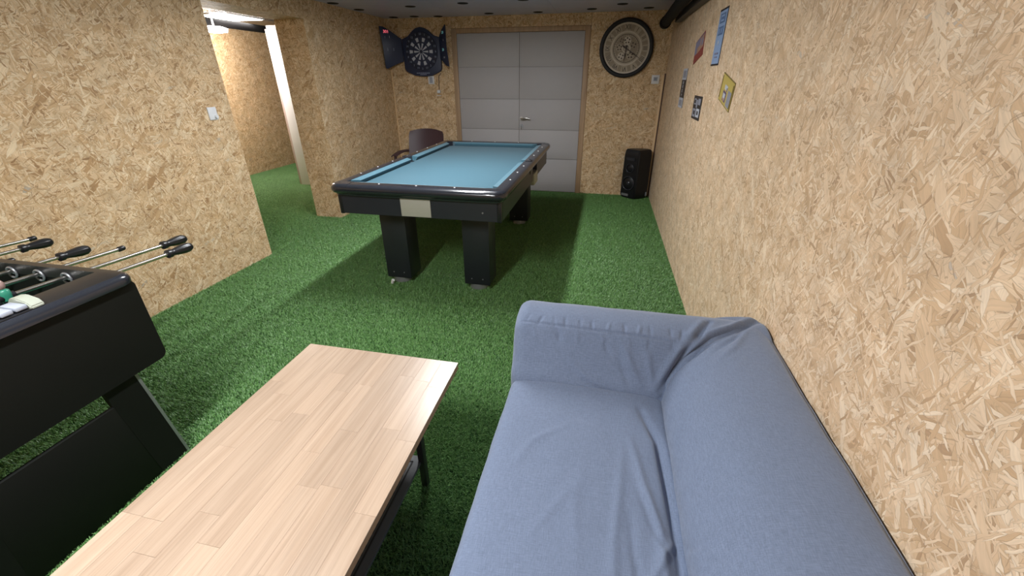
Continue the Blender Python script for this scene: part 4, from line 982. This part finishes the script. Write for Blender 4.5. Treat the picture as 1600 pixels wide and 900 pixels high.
def figure(px, py, pz, par):
    bm = bmesh.new()
    tube(bm, [(px, py, pz + .066), (px, py, pz + .060), (px, py, pz + .050), (px, py, pz + .038), (px, py, pz + .030), (px, py, pz + .027)], [.003, .0095, .014, .0135, .009, .006], 14); f1 = finish('figure_head', bm, M_SKIN, par, 60)
    bm = bmesh.new(); tube(bm, [(px, py, pz + .029), (px, py, pz + .024), (px, py, pz + .008), (px, py, pz - .012)], [.010, .016, .0175, .015], 14); finish('figure_shirt', bm, M_SHIRT, par, 50)
    bm = bmesh.new(); tube(bm, [(px, py, pz - .012), (px, py, pz - .04), (px, py, pz - .065), (px, py, pz - .075)], [.014, .010, .010, .012], 12); bx(bm, px - .016, px + .014, py - .011, py + .011, pz - .088, pz - .070, .003); finish('figure_legs', bm, M_BLACK, par, 50)
    bm = bmesh.new(); tube(bm, [(px, py - .024, pz), (px, py + .024, pz)], .0125, 14); finish('figure_clamp', bm, M_BLACK, par, 50)
#        x       y end   handle?  figures y offsets
RODS = [(-1.855, 1.357, True, [.735]), (-1.990, 1.450, True, [.885, .585]), (-2.130, 1.360, False, [.92, .72, .52]), (-2.272, 1.222, True, [.86, .74, .62, .5]),
        (-2.415, 1.13, False, [.9, .8, .7, .6, .5]), (-2.565, 1.268, True, [.85, .65, .5]), (-2.700, 1.382, False, [.8, .6]), (-2.835, 1.20, True, [.735])]
for x, ye, hd, figs in RODS:
    z_in = .838; slope = -.038
    zf = lambda y: .833 - .042 * (y - 1.07)
    ys_ = FY0 - .12
    rd = tube_obj('rod', [(x, ys_, zf(ys_)), (x, ye, zf(ye))], .0078, M_STEEL, ft, 14)
    if hd: handle(x, ye, zf(ye), ye + .1, zf(ye + .1), rd)
    else: tube_obj('rod_cap', [(x, ye, zf(ye)), (x, ye + .004, zf(ye)), (x, ye + .026, zf(ye)), (x, ye + .030, zf(ye))], [.009, .0115, .0115, .009], M_BLACK, rd, 14)
    for fy in figs: figure(x, fy, zf(fy), rd)
    for (yy, d) in ((FY1 - .036, -1), (FY0 + .036, 1)):
        bm = bmesh.new(); n = 28
        tube(bm, [(x + .022 * math.cos(2 * PI * k / n), yy + d * .004, zf(yy) - .006 + .022 * math.sin(2 * PI * k / n)) for k in range(n + 1)], .0045, 8, cap=False)
        bx(bm, x - .02, x + .02, yy + d * .002 - .002, yy + d * .002 + .002, zf(yy) - .012, zf(yy) - .004)
        finish('bearing', bm, M_GREYM, ft, 60)
# score counter on the end rim
sct = box('score_counter', FX1 - .105, FX1 - .006, .48, .835, .8655, .870, M_BLACK, ft, bev=.002)
ft_children = sct
for k in range(9):
    y1 = .800 - k * .036
    box('counter_bead', FX1 - .080, FX1 - .012, y1 - .030, y1, .874, .888, M_BEAD, sct, bev=.003)
tube_obj('counter_bar', [(FX1 - .085, .45, .880), (FX1 - .085, .825, .880)], .004, M_YBRASS, sct, 8)
bm = bmesh.new(); prism(bm, [(FX1 - .100, .866), (FX1 - .006, .866), (FX1 - .006, .876), (FX1 - .020, .890), (FX1 - .060, .900), (FX1 - .088, .896), (FX1 - .100, .882)], lambda a, b_, d: (a, d, b_), .802, .838)
bmesh.ops.recalc_face_normals(bm, faces=bm.faces); bmesh.ops.bevel(bm, geom=bm.edges[:], offset=.003, segments=2, affect='EDGES'); finish('end_bracket', bm, M_CLEAR, sct, 40)
